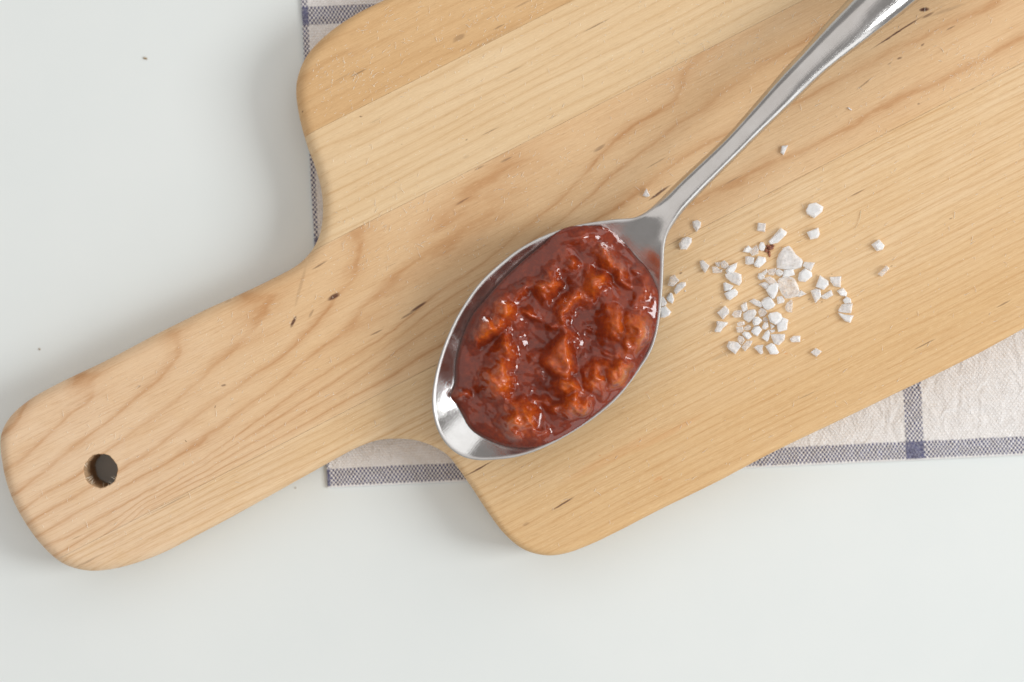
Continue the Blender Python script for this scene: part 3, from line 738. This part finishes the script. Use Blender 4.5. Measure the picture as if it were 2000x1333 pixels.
for li, (cx, cy, rx, ry, a, hh, gr, ch) in enumerate(LUMPS):
    a = math.radians(a); dx, dy = ix+warpx-cx, iy+warpy-cy
    u = (dx*math.cos(a)+dy*math.sin(a))/(rx*1.22); v = (-dx*math.sin(a)+dy*math.cos(a))/(ry*1.22)
    r2 = u*u+v*v
    prof_ = np.exp(-1.7*r2**1.1)
    hgt = hh*1.28*prof_*(.8+.4*ridg)
    m = Hs.copy(); kk = 5.0
    Hs = np.where(hgt > 0, (np.log(np.exp(m/kk)+np.exp(hgt/kk)-1))*kk, m)
    grain = np.maximum(grain, min(gr, .5)*np.clip(prof_*1.8, 0, 1))
    if ch:
        own = hgt > np.maximum(best, .42*hh); owner[own] = li; best = np.maximum(best, hgt)
# the central wedge: a tilted flake with a sharp ridge
jx_ = ix+warpx*.28; jy_ = iy+warpy*.28
def bary(p, q, r):
    d = (q[1]-r[1])*(p[0]-r[0])+(r[0]-q[0])*(p[1]-r[1])
    l1 = ((q[1]-r[1])*(jx_-r[0])+(r[0]-q[0])*(jy_-r[1]))/d; l2 = ((r[1]-p[1])*(jx_-r[0])+(p[0]-r[0])*(jy_-r[1]))/d
    return l1, l2, 1-l1-l2
wz = np.zeros(len(VS))
quad = [((1106, 636), 32), ((1048, 710), 24), ((1112, 764), 30), ((1126, 706), 36)]
ctr = ((1100, 702), 46)
for (p, hp), (q, hq) in zip(quad, quad[1:]+quad[:1]):
    l1, l2, l3 = bary(p, q, ctr[0]); ins = (np.minimum(np.minimum(l1, l2), l3) > -.001)
    wz = np.where(ins, np.maximum(wz, l1*hp+l2*hq+l3*ctr[1]), wz)
qpoly = np.array([p for p, _ in quad], float)
din = dist_poly(np.c_[jx_, jy_], qpoly); inn = inside(np.c_[jx_, jy_], qpoly)
wz = np.where(inn, wz*sst(-3, 13, din), 0)
wz = wz*(.92+.55*(fbm(ix*.07, iy*.07, 3, 31)-.5))
own = wz > np.maximum(Hs, 6)
owner[own] = 100; kk = 4.0; Hs = np.maximum(Hs, wz)+kk*np.log1p(np.exp(-np.abs(Hs-wz)/kk))*(wz > 1); grain = np.where(own, .35, grain)
edge_rise = 8*np.sqrt(np.clip(1-(1-np.clip(dS/16, 0, 1))**2, 0, 1))
mid = sst(20, 120, dS)*6
med = (fbm(ix*.05+3, iy*.05, 3, 41)-.5)*19*sst(8, 40, dS)*(.2+np.clip(grain, 0, 1))
w1 = worley(ix*.11, iy*.11, 51); w2 = worley(ix*.2+7, iy*.2, 52)
pulp = (1-np.clip(w1, 0, 1)**2)*4.2*np.clip(grain, 0, 1)+(1-np.clip(w2, 0, 1)**2)*1.3*np.clip(grain, 0, 1)
pits = -10*np.exp(-((ix-1045)**2+(iy-676)**2)/1100)-14*np.exp(-((ix-1150)**2+(iy-655)**2*.5)/700)-12*np.exp(-((ix-1058)**2+(iy-772)**2)/600)-8*np.exp(-((ix-1130)**2+(iy-600)**2)/900)
fine = (fbm(ix*.3, iy*.3, 2, 61)-.5)*.7*np.clip(grain*1.5, .1, 1)
ef = sst(2, 22, dS)
Zs = zlev+edge_rise+mid+(Hs*.98+med+pulp+pits*1.0)*ef
# the wet film rounds everything off: relax the height over the mesh, then keep a little of the fine pulp
fe = np.array(FS_); ee = np.r_[fe[:, :2], fe[:, 1:], fe[:, ::2]]; fixed = np.zeros(len(VS), bool); fixed[bi] = True
for _ in range(7):
    sm_ = np.bincount(ee[:, 0], Zs[ee[:, 1]], len(VS))+np.bincount(ee[:, 1], Zs[ee[:, 0]], len(VS)); ct_ = np.bincount(ee.ravel(), minlength=len(VS))
    Zs = np.where(fixed, Zs, .35*Zs+.65*sm_/np.maximum(ct_, 1))
Zs = Zs+(fine*.8+pulp*.10)*ef
zbw, _, _ = zbase(VS)
Zs = np.where(dS > 0, np.maximum(Zs, zbw+1.0), zl[0]); 
for i, z in zip(bi, zl): Zs[i] = z+.5
# normals of the full surface
Fa = np.array(FS_); Pp = np.c_[VS, Zs]
fn = np.cross(Pp[Fa[:, 1]]-Pp[Fa[:, 0]], Pp[Fa[:, 2]]-Pp[Fa[:, 0]]); vn = np.zeros_like(Pp)
for k in range(3):
    for ax in range(3): vn[:, ax] += np.bincount(Fa[:, k], fn[:, ax], len(vn))
vn /= np.linalg.norm(vn, axis=1)[:, None]
def sauce_mat(name, sss):
    n = N(name); c = n.coords()
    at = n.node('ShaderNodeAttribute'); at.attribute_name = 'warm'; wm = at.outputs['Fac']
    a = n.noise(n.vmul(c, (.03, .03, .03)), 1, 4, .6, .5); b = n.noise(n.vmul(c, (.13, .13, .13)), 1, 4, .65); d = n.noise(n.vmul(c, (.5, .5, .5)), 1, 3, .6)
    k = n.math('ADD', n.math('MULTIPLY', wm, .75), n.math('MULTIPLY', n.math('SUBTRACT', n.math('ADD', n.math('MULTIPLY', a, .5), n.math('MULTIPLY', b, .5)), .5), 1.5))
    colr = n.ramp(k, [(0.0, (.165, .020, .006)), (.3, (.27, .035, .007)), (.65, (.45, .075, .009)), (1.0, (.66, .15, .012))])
    colr = n.mix(n.math('MULTIPLY', n.mr(d, .62, .75), .4), colr, (.08, .012, .008))
    n.set(Base_Color=colr, Roughness=n.mr(b, .3, .7, .08, .17), Normal=n.bump(n.math('MULTIPLY', n.math('ADD', b, n.math('MULTIPLY', d, .35)), n.mr(wm, 0, .6, .10, .7)), .16, 1.5*S))
    n.b.inputs['Subsurface Weight'].default_value = sss; n.b.inputs['Subsurface Radius'].default_value = (1.0, .28, .10); n.b.inputs['Subsurface Scale'].default_value = 5*S
    n.b.inputs['IOR'].default_value = 1.38; n.b.inputs['Coat Weight'].default_value = .65; n.b.inputs['Coat Roughness'].default_value = .05; n.b.inputs['Coat IOR'].default_value = 1.5
    return n.m
M_POOL = sauce_mat("red_sauce", .3)
M_CH = [M_POOL, M_POOL]
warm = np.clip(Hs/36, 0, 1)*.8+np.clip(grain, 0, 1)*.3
def setwarm(o, vals):
    at = o.data.attributes.new('warm', 'FLOAT', 'POINT'); at.data.foreach_set('value', np.asarray(vals, np.float32))
sc0 = SP(1080, 665); sauce = empty("chunky_sauce", (sc0[0]*S, sc0[1]*S, (ZT+BOT)*S))
tag(sauce, "glossy red chunky sauce heaped in the bowl of the spoon", "sauce")
offS = np.array([sc0[0], sc0[1], BOT])
# pool: whole surface, sunk a little beneath the chunks, closed below along the bowl
ids = sorted(set(owner.tolist())-{-1})
sink = np.zeros(len(VS)); chunks = []
adj_d = {}
for li in ids:
    msk = owner == li
    if msk.sum() < 40: continue
    bpts = None
    inner_f = [f for f in FS_ if msk[f[0]] or msk[f[1]] or msk[f[2]]]
    fs_all = [f for f in inner_f]
    core = np.zeros(len(VS), bool)
    cnt = {}
    for f in fs_all:
        for a, b in ((f[0], f[1]), (f[1], f[2]), (f[2], f[0])):
            e_ = (min(a, b), max(a, b)); cnt[e_] = cnt.get(e_, 0)+1
    bnd = sorted({v for e_, k in cnt.items() if k == 1 for v in e_})
    used = np.array(sorted({v for f in fs_all for v in f}))
    bp = VS[bnd]
    dd = np.full(len(used), 1e9)
    for p in bp: dd = np.minimum(dd, np.hypot(*(VS[used]-p).T))
    chunks.append((li, fs_all, used, dd))
    sink[used] = np.maximum(sink[used], sst(3, 8, dd)*5.0)
poolZ = Zs-sink
nS = len(VS); PV = np.c_[VS, poolZ]; BVs = np.c_[VS, np.minimum(zbw+1.0, poolZ-1)]
isbS = np.zeros(nS, bool); isbS[bi] = True
idx2 = np.where(isbS, np.arange(nS), 0); extra = np.where(~isbS)[0]; idx2[extra] = nS+np.arange(len(extra))
VV_ = np.r_[PV, BVs[extra]]; NN_ = np.r_[vn, np.tile([0, 0, -1.0], (len(extra), 1))]
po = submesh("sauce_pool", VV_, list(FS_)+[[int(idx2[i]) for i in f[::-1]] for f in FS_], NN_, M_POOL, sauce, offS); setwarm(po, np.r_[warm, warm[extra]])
for ci, (li, fs_, used, dd) in enumerate(chunks):
    mp_ = {int(v): k for k, v in enumerate(used)}
    tz = Zs[used]+.35-2.2*(1-sst(0, 4, dd)); top = np.c_[VS[used], tz]; botm = np.c_[VS[used], tz-1.0-7*sst(0, 8, dd)]
    F_ = [[mp_[i] for i in f] for f in fs_]; nn = len(used)
    onb = dd < 1e-6
    cnt = {}
    for f in F_:
        for a, b in ((f[0], f[1]), (f[1], f[2]), (f[2], f[0])): cnt[(a, b)] = 1
    side = [[b, a, a+nn, b+nn] for (a, b) in cnt if (b, a) not in cnt]
    allf = F_+[[i+nn for i in f[::-1]] for f in F_]+side
    nrm = np.r_[vn[used], -vn[used]]
    o = submesh("chunk", np.r_[top, botm], allf, nrm, M_CH[1 if (li in (0, 3, 9, 10, 11, 100, 15, 8)) else 0], sauce, offS)
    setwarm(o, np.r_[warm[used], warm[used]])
    if li == 100: tag(o, "upright wedge-shaped chunk in the middle of the sauce")

# ------------------------------------------------------------------ salt
def salt_mat(name, col, see, rough):
    # frosted crystal: scattering white mixed with clear passages that let the wood show through
    n = N(name); c = n.coords(); a = n.noise(n.vmul(c, (.09, .09, .09)), 1, 3, .6)
    at = n.node('ShaderNodeAttribute'); at.attribute_name = 'core'
    t = n.math('MULTIPLY', at.outputs['Fac'], n.mr(a, .3, .7, see*.55, min(1, see*1.4)))
    n.set(Base_Color=col, Roughness=n.mr(a, .3, .7, rough, rough+.15), Normal=n.bump(a, .25, 2*S), Alpha=n.math('SUBTRACT', 1.0, t))
    n.b.inputs['Subsurface Weight'].default_value = 1.0; n.b.inputs['Subsurface Radius'].default_value = (1, 1, .97); n.b.inputs['Subsurface Scale'].default_value = 6*S
    return n.m
SALT = [salt_mat("salt_milky", (.995, .995, .99), .24, .28), salt_mat("salt_cloudy", (.995, .99, .985), .48, .22), salt_mat("salt_clear", (.99, .985, .975), .70, .15)]
REG = {'A': (1230, 360, 3.636), 'B': (1290, 440, 6.663), 'C': (1400, 460, 9.52), 'D': (1390, 570, 9.524), 'E': (1530, 380, 4.164), 'H': (1200, 0, 2.666)}
G_ = "coarse salt crystals scattered on the board"
CR = [  # region, outline, material, lift, label
 ('A', [(92, 80), (118, 32), (143, 85), (118, 92)], 1, 0, "tiny triangular salt crystal above the spoon's neck, beside a dark wood streak"),
 ('A', [(445, 268), (475, 256), (505, 272), (500, 305), (475, 338), (452, 305)], 1, 0, "pointed salt crystal closest to the spoon's neck, below the handle"),
 ('A', [(350, 425), (378, 385), (410, 376), (440, 385), (438, 415), (405, 462), (362, 462)], 1, 0, "oval salt crystal lying alone just beside the spoon's neck"),
 ('A', [(912, 275), (966, 280), (960, 338), (905, 330)], 1, 0, "small square salt crystal above the long one that touches the red-brown crumb"),
 ('A', [(988, 405), (1072, 312), (1112, 340), (1105, 360), (1050, 415), (1000, 425)], 0, 0, "long bar-shaped salt crystal pointing at the red-brown crumb"),
 ('A', [(1252, 190), (1272, 145), (1318, 135), (1372, 165), (1365, 195), (1310, 240), (1262, 212)], 0, 0, "large milky rounded salt crystal, topmost of the loose scatter"),
 ('A', [(1260, 345), (1340, 312), (1350, 355), (1335, 382), (1285, 393)], 0, 0, "blocky salt crystal just below the large milky rounded one"),
 ('A', [(1718, 430), (1768, 395), (1805, 438), (1795, 465), (1755, 475)], 0, 0, "five-sided salt crystal lying alone farthest from the spoon"),
 ('A', [(1762, 638), (1822, 578), (1842, 598), (1790, 655)], 2, 0, "clear thin rectangular salt crystal below the lone five-sided one"),
 ('A', [(1138, 1100), (1165, 1078), (1212, 1078), (1210, 1120), (1150, 1120)], 1, 0, "small bullet-shaped salt crystal alone beside the lower heap"),
 ('A', [(1286, 1195), (1322, 1165), (1362, 1188), (1325, 1225)], 1, 0, "diamond-shaped salt crystal, nearest of all to the lower edge of the board"),
 ('A', [(498, 550), (520, 540), (564, 580), (535, 630), (505, 590)], 1, 0, "leaf-shaped salt crystal alone between the spoon's rim and the joined clear trio"),
 ('H', [(872, 762), (905, 757), (882, 808), (866, 795)], 0, 0, "small white tooth-shaped salt crystal alone beside the spoon's handle"),
 ('H', [(1214, 560), (1222, 558), (1241, 572), (1234, 575)], 0, 0, "minute white salt sliver high on the board beside the handle"),
 ('B', [(95, 785), (125, 675), (185, 648), (215, 690), (245, 720), (195, 770), (160, 795)], 2, 0, "upper crystal of the touching salt pair beside the spoon's rim"),
 ('B', [(178, 852), (215, 778), (270, 745), (325, 745), (330, 785), (240, 870), (205, 897)], 1, 0, "lower crystal of the touching salt pair beside the spoon's rim"),
 ('B', [(78, 945), (125, 880), (155, 890), (178, 965), (155, 1018), (95, 985)], 0, 0, "pear-shaped salt crystal just below the touching pair at the spoon's rim"),
 ('B', [(0, 930), (40, 935), (85, 1010), (70, 1045), (0, 1058)], 1, 0, "salt crystal half hidden by the spoon's rim, upper of two"),
 ('B', [(0, 1080), (70, 1058), (138, 1130), (110, 1175), (50, 1203), (0, 1200)], 0, 0, "salt crystal half hidden by the spoon's rim, lower of two"),
 ('B', [(312, 855), (325, 843), (338, 858), (326, 870)], 1, 0, "minute salt grain below the touching pair beside the spoon's rim"),
 ('B', [(675, 545), (730, 542), (770, 582), (805, 577), (800, 615), (740, 625), (685, 622)], 2, 0, "lowest crystal of the joined clear salt trio beside the leaf-shaped one"),
 ('B', [(708, 490), (775, 478), (770, 535), (760, 545), (735, 532)], 2, 0, "smallest crystal of the joined clear salt trio, on the spoon's side"),
 ('B', [(782, 490), (830, 460), (870, 490), (893, 530), (845, 568), (795, 550)], 2, 0, "roundest crystal of the joined clear salt trio"),
 ('B', [(850, 590), (900, 530), (1000, 488), (985, 560), (950, 620), (870, 630)], 0, 0, "shark-fin salt crystal sitting on top of a large rounded triangular one"),
 ('B', [(845, 645), (980, 622), (1050, 645), (1055, 740), (1020, 785), (920, 740), (860, 690)], 1, 0, "large rounded triangular salt crystal under the shark-fin one"),
 ('B', [(818, 760), (845, 745), (950, 790), (910, 845), (830, 858)], 0, 0, "upper crystal of the salt pair below the large rounded triangular one"),
 ('B', [(832, 890), (910, 850), (970, 828), (1008, 870), (1000, 910), (905, 978), (870, 960)], 0, 0, "lower crystal of the salt pair below the large rounded triangular one"),
 ('C', [(485, 305), (520, 240), (590, 190), (655, 245), (600, 320)], 0, 0, "white end crystal of the salt row ending at the red-brown crumb"),
 ('C', [(612, 305), (665, 238), (740, 180), (775, 255), (775, 340), (660, 380)], 2, 0, "clear middle crystal of the salt row ending at the red-brown crumb"),
 ('C', [(785, 200), (820, 125), (880, 140), (905, 210), (880, 280), (830, 290), (790, 250)], 0, 0, "round white salt crystal touching the red-brown crumb"),
 ('C', [(535, 400), (585, 390), (700, 420), (680, 530), (590, 545), (535, 530)], 1, 0, "squarish salt crystal under the clear one in the crumb's row"),
 ('C', [(690, 540), (740, 450), (775, 390), (905, 415), (918, 490), (830, 570), (790, 600), (720, 575)], 0, 0, "bright boot-shaped salt crystal below the red-brown crumb"),
 ('C', [(1130, 600), (1125, 470), (1165, 350), (1240, 245), (1330, 212), (1390, 260), (1450, 370), (1570, 450), (1590, 500), (1560, 590), (1435, 630), (1240, 620)], 1, 0, "largest salt crystal, broad and milky with a bent upper edge"),
 ('C', [(1250, 645), (1420, 635), (1450, 735), (1330, 770), (1222, 780), (1245, 700)], 0, 0, "white salt crystal wedged between the largest milky and the largest clear ones"),
 ('C', [(1098, 720), (1105, 650), (1155, 630), (1222, 670), (1238, 715), (1170, 765)], 1, 0, "small rounded salt crystal under the lower corner of the largest milky one"),
 ('C', [(840, 690), (900, 650), (930, 625), (950, 680), (900, 740), (865, 735)], 1, 0, "small salt crystal at the spoon end of the clear clump under the largest milky one"),
 ('C', [(955, 645), (1040, 620), (1110, 610), (1095, 680), (1060, 745), (970, 735)], 2, 0, "pinkish clear salt crystal in the clump under the largest milky one"),
 ('C', [(760, 770), (780, 710), (835, 700), (895, 760), (880, 805), (820, 830), (775, 810)], 1, 0, "round salt crystal at the lower end of the clear clump, above two flakes"),
 ('C', [(885, 800), (990, 765), (1060, 800), (1120, 875), (1020, 925), (965, 890)], 2, 5, "clear flake leaning on the bright spearhead salt crystal"),
 ('C', [(785, 910), (900, 865), (975, 920), (955, 990), (920, 1010)], 1, 0, "pointed salt flake under the clear flake, beside the bright spearhead"),
 ('C', [(920, 1020), (985, 930), (1100, 885), (1150, 905), (1135, 1040), (1080, 1160), (1045, 1180), (970, 1110)], 0, 0, "bright white spearhead salt crystal pointing down, beside the largest clear one"),
 ('C', [(1140, 850), (1180, 800), (1290, 778), (1400, 785), (1450, 830), (1500, 930), (1530, 1040), (1480, 1130), (1350, 1165), (1280, 1160), (1210, 1080), (1160, 960)], 2, 0, "largest clear salt crystal, rounded and see-through with the wood tint"),
 ('E', [(108, 825), (145, 780), (190, 810), (130, 835)], 1, 0, "small fin-shaped salt crystal beside the lower corner of the largest clear one"),
 ('E', [(160, 580), (175, 550), (258, 555), (225, 622), (190, 600)], 1, 0, "upper crystal of the salt pair beside the largest milky one"),
 ('E', [(120, 685), (130, 640), (175, 602), (225, 637), (233, 668), (180, 710), (130, 705)], 0, 0, "plump lower crystal of the salt pair beside the largest milky one"),
 ('D', [(915, 200), (980, 125), (1060, 95), (1105, 125), (1175, 235), (1140, 290), (1040, 338), (970, 300)], 0, 0, "large bright rounded salt crystal just under the tip of the white spearhead"),
 ('D', [(1215, 98), (1310, 80), (1358, 160), (1345, 200), (1230, 225), (1222, 160)], 1, 0, "small square salt crystal under the largest clear one"),
 ('D', [(1370, 300), (1395, 220), (1490, 145), (1500, 200), (1495, 380), (1430, 380), (1385, 345)], 2, 0, "half-moon salt crystal with a straight edge, under the largest clear one"),
 ('D', [(703, 180), (790, 132), (895, 180), (930, 262), (900, 290), (790, 240)], 1, 0, "long slanted salt flake leading to the large bright rounded crystal"),
 ('D', [(545, 255), (650, 190), (668, 290), (672, 338), (605, 375), (570, 345)], 1, 0, "upright salt crystal at the top of the lower heap, like a small sail"),
 ('D', [(380, 430), (420, 360), (540, 338), (562, 372), (540, 475), (430, 480)], 2, 0, "clear salt crystal beside the small sail at the top of the lower heap"),
 ('D', [(592, 415), (700, 342), (790, 335), (830, 390), (770, 505), (690, 570), (600, 510)], 1, 0, "big rounded salt crystal directly under the small sail in the lower heap"),
 ('D', [(870, 370), (920, 300), (1000, 340), (1035, 395), (980, 455), (900, 465)], 2, 0, "clear salt crystal just under the large bright rounded one"),
 ('D', [(105, 395), (255, 265), (325, 350), (320, 400), (215, 515)], 1, 0, "kite-shaped salt crystal on the spoon's side of the lower heap"),
 ('D', [(60, 720), (100, 640), (95, 555), (180, 560), (295, 575), (290, 610), (210, 680), (165, 750), (70, 750)], 1, 0, "boot-shaped cloudy salt crystal below the kite-shaped one"),
 ('D', [(760, 560), (800, 482), (860, 468), (938, 540), (870, 615), (790, 632)], 0, 4, "white salt crystal in the heart of the lower heap, upper of two"),
 ('D', [(735, 740), (790, 655), (880, 640), (938, 710), (850, 830), (790, 800)], 0, 0, "white salt crystal in the heart of the lower heap, lower of two"),
 ('D', [(1055, 450), (1090, 400), (1220, 380), (1290, 420), (1315, 490), (1260, 560), (1190, 610), (1090, 560)], 0, 6, "brightest thick salt crystal riding on the lower heap"),
 ('D', [(1215, 560), (1320, 482), (1415, 520), (1400, 600), (1390, 700), (1240, 745), (1218, 650)], 0, 0, "broad white salt crystal under the brightest thick one in the lower heap"),
 ('D', [(945, 645), (980, 575), (1045, 570), (1060, 650), (1005, 705), (950, 690)], 1, 3, "salt crystal between the heap's heart and its brightest thick crystal"),
 ('D', [(960, 490), (1010, 468), (1055, 530), (1035, 562), (965, 550)], 2, 0, "small clear salt chip above the heart of the lower heap"),
 ('D', [(480, 590), (540, 560), (610, 560), (620, 610), (540, 640), (485, 638)], 2, 4, "pinkish salt crystal at the heap's spoon side, upper of a stacked pair"),
 ('D', [(458, 655), (585, 648), (598, 720), (560, 758), (480, 755)], 2, 0, "pinkish salt crystal at the heap's spoon side, lower of a stacked pair"),
 ('D', [(608, 665), (680, 618), (735, 650), (718, 715), (622, 720)], 2, 0, "clear salt crystal bridging the pinkish pair and the heap's white heart"),
 ('D', [(565, 790), (610, 745), (690, 755), (748, 835), (680, 890), (640, 870)], 0, 0, "white angular salt crystal below the clear bridging one"),
 ('D', [(485, 870), (510, 815), (585, 840), (615, 900), (560, 985), (500, 935)], 2, 0, "clear salt crystal standing behind the rounded big one at the heap's foot"),
 ('D', [(285, 1020), (320, 925), (420, 930), (480, 945), (545, 1010), (440, 1158), (310, 1060)], 1, 0, "big rounded salt crystal at the foot of the heap on the spoon's side"),
 ('D', [(560, 1030), (650, 922), (760, 920), (720, 1010), (625, 1110)], 2, 0, "clear kite-shaped salt crystal beside the big rounded one at the heap's foot"),
 ('D', [(790, 1040), (850, 1000), (965, 990), (945, 1060), (960, 1140), (910, 1165)], 1, 0, "small bent salt crystal alone under the lower heap"),
 ('D', [(1005, 1020), (1110, 960), (1170, 985), (1250, 1125), (1220, 1160), (1090, 1160)], 0, 0, "smooth white lozenge salt crystal under the lower heap"),
 ('D', [(935, 860), (1000, 755), (1055, 712), (1090, 765), (1060, 895), (1030, 930)], 0, 0, "slanted white salt crystal at the lower side of the heap, beside the wide trapezoid"),
 ('D', [(1105, 800), (1200, 792), (1355, 790), (1350, 890), (1250, 990), (1160, 960), (1120, 860)], 1, 0, "wide trapezoid salt crystal at the lower side of the heap"),
 ('D', [(1075, 715), (1170, 705), (1185, 740), (1120, 772)], 1, 0, "small salt flake just above the wide trapezoid"),
 ('D', [(1090, 600), (1185, 640), (1110, 698)], 1, 0, "small triangular salt chip under the brightest thick crystal"),
 ('E', [(265, 750), (300, 660), (365, 705), (368, 735), (330, 775)], 0, 0, "tall pentagonal salt crystal above a touching pair, next to the chain of four"),
 ('E', [(380, 675), (470, 668), (465, 755), (410, 745), (385, 710)], 1, 0, "shield-shaped salt crystal at the head of the chain running down"),
 ('E', [(437, 785), (490, 762), (520, 800), (512, 828), (465, 820)], 0, 0, "first small crystal of the salt chain under the shield-shaped one"),
 ('E', [(485, 860), (515, 832), (550, 850), (553, 883), (500, 888)], 0, 0, "second, round crystal of the salt chain under the shield-shaped one"),
 ('E', [(448, 940), (480, 895), (560, 890), (550, 965), (500, 962), (455, 955)], 1, 0, "third crystal of the salt chain, resting against the wedge at its end"),
 ('E', [(448, 962), (500, 978), (570, 985), (540, 1040), (500, 1030), (460, 985)], 0, 0, "white wedge salt crystal ending the chain that runs down from the shield"),
 ('E', [(222, 785), (265, 768), (300, 775), (305, 830), (262, 882), (240, 830)], 1, 0, "tooth-shaped salt crystal touching the tall pentagonal one from below"),
 ('E', [(310, 825), (390, 778), (405, 820), (350, 852), (318, 845)], 1, 0, "oblong salt crystal lying beside the tooth-shaped one"),
]
def crystal(pts, hgt, mat, lift, seed):
    r = random.Random(seed); P_ = np.array(pts); a_ = np.sum(P_[:, 0]*np.roll(P_[:, 1], -1)-np.roll(P_[:, 0], -1)*P_[:, 1])
    if a_ < 0: P_ = P_[::-1]
    cen = P_.mean(0); nP = len(P_); R = P_-cen
    tl = np.array([r.uniform(-.22, .22), r.uniform(-.22, .22)]); sh = np.array([r.uniform(-.07, .07), r.uniform(-.07, .07)])*np.abs(R).max()
    lay_ = []
    for (k, zf, jit) in ((.86, 0, .03), (1.0, .38, .0), (.93, .72, .05), (.62, 1.0, .07)):
        L3 = []
        for p in R:
            q = p*(k+r.uniform(-jit, jit))+(sh if zf > .5 else 0)
            z = hgt*zf*(1+(.10 if 0 < zf < 1 else 0)*r.uniform(-1, 1))+(float(q@tl) if zf == 1.0 else 0)
            L3.append((q[0]*S, q[1]*S, max(z, .3 if zf else 0)*S))
        lay_.append(L3)
    v = [p for l in lay_ for p in l]; f = []
    for l in range(3):
        for i in range(nP):
            j = (i+1) % nP; a, b, c_, d = l*nP+i, l*nP+j, (l+1)*nP+j, (l+1)*nP+i
            f += [[a, b, c_], [a, c_, d]] if r.random() < .5 else [[a, b, d], [b, c_, d]]
    f.append([3*nP+i for i in range(nP)]); f.append([i for i in range(nP)][::-1])
    o = mesh_obj("salt_crystal", v, f, mat, loc=(cen[0]*S, cen[1]*S, (ZT+.1+lift)*S), smooth=False)
    at = o.data.attributes.new('core', 'FLOAT', 'POINT'); at.data.foreach_set('value', np.array([1]*nP+[.55]*nP+[.6]*nP+[1]*nP, np.float32))
    return o
for k, (rg_, pts, mt, lift, lab) in enumerate(CR):
    x0_, y0_, sc_ = REG[rg_]
    q = [C(x0_+a/sc_, y0_+b/sc_) for a, b in pts]
    dim = np.ptp(np.array(q), axis=0); hgt = min(11, max(1.8, .52*min(dim)))
    cq = np.mean(np.array(q), axis=0); q = [(cq+(np.array(p)-cq)*1.06)*(CAMD-6-lift)/CAMD for p in q]
    o = crystal(q, hgt, SALT[mt], lift, 100+k); tag(o, lab, "salt crystal", G_)

# ------------------------------------------------------------------ crumbs and a stray fibre
def blob(name, pts, mat, loc, seed, label, cat):
    r = random.Random(seed); bm = bmesh.new()
    for (x, y, z, rx, ry, rz) in pts:
        ret = bmesh.ops.create_icosphere(bm, subdivisions=2, radius=1)
        for v in ret['verts']:
            k = 1+r.uniform(-.22, .22); v.co = Vector(((x+v.co.x*rx*k)*S, (y+v.co.y*ry*k)*S, max((z+v.co.z*rz*k), 0)*S))
    me = bpy.data.meshes.new(name); bm.to_mesh(me); bm.free(); me.materials.append(mat); me.shade_smooth()
    o = bpy.data.objects.new(name, me); COL.objects.link(o); o.location = loc; tag(o, label, cat); return o
n = N("dried_sauce"); c = n.coords(); a = n.noise(n.vmul(c, (.25, .25, .25)), 1, 3, .6)
n.set(Base_Color=n.mix(n.mr(a, .35, .65), (.09, .018, .012), (.42, .15, .07)), Roughness=.35)
p = C(1502, 487)
blob("sauce_crumb", [(2, 2, 2.2, 6.5, 4.5, 3), (-5, -3, 1.8, 4.5, 4, 2.4), (0, -8, 1.5, 3, 4, 2), (6, 6, 2, 4, 3, 2.4), (-3, 6, 1.6, 3, 3, 2), (1, -13, 1.2, 2.2, 2.6, 1.6)], n.m, (p[0]*S, p[1]*S, ZT*S), 5, "red-brown dried sauce crumb lying among the salt crystals", "crumb")
n = N("brown_crumb"); n.set(Base_Color=(.34, .25, .15), Roughness=.8)
for (px, py, rx, ry, lab) in ((283, 114, 4, 2.1, "brown crumb on the white table near the upper corner"), (77, 682, 1.8, 1.4, "tiny dark speck of crumb on the white table above the board's handle"), (577, 953, 1.3, 1.1, "minute crumb on the white table just under the handle")):
    q = np.array(C(px, py))*(CAMD+ZT)/CAMD
    blob("crumb", [(0, 0, 1, rx, ry, 1.6), (rx*.7, -ry*.8, .8, rx*.5, ry*.8, 1.2)], n.m, (q[0]*S, q[1]*S, 0), int(px), lab, "crumb")
n = N("pale_fibre"); n.set(Base_Color=(.86, .74, .50), Roughness=.6)
pp = catmull([C(1681, 412), C(1680, 424), C(1676, 437), C(1668, 449)], 3, closed=False)
fv, ff_ = fibre_mesh([([np.array([q[0], q[1], ZT+.6+1.5*math.sin(3.1*i/len(pp))]) for i, q in enumerate(pp)], .75)])
o = mesh_obj("stray_fibre", fv, ff_, n.m); tag(o, "thin pale curved fibre lying on the bare board beyond the salt", "fibre")
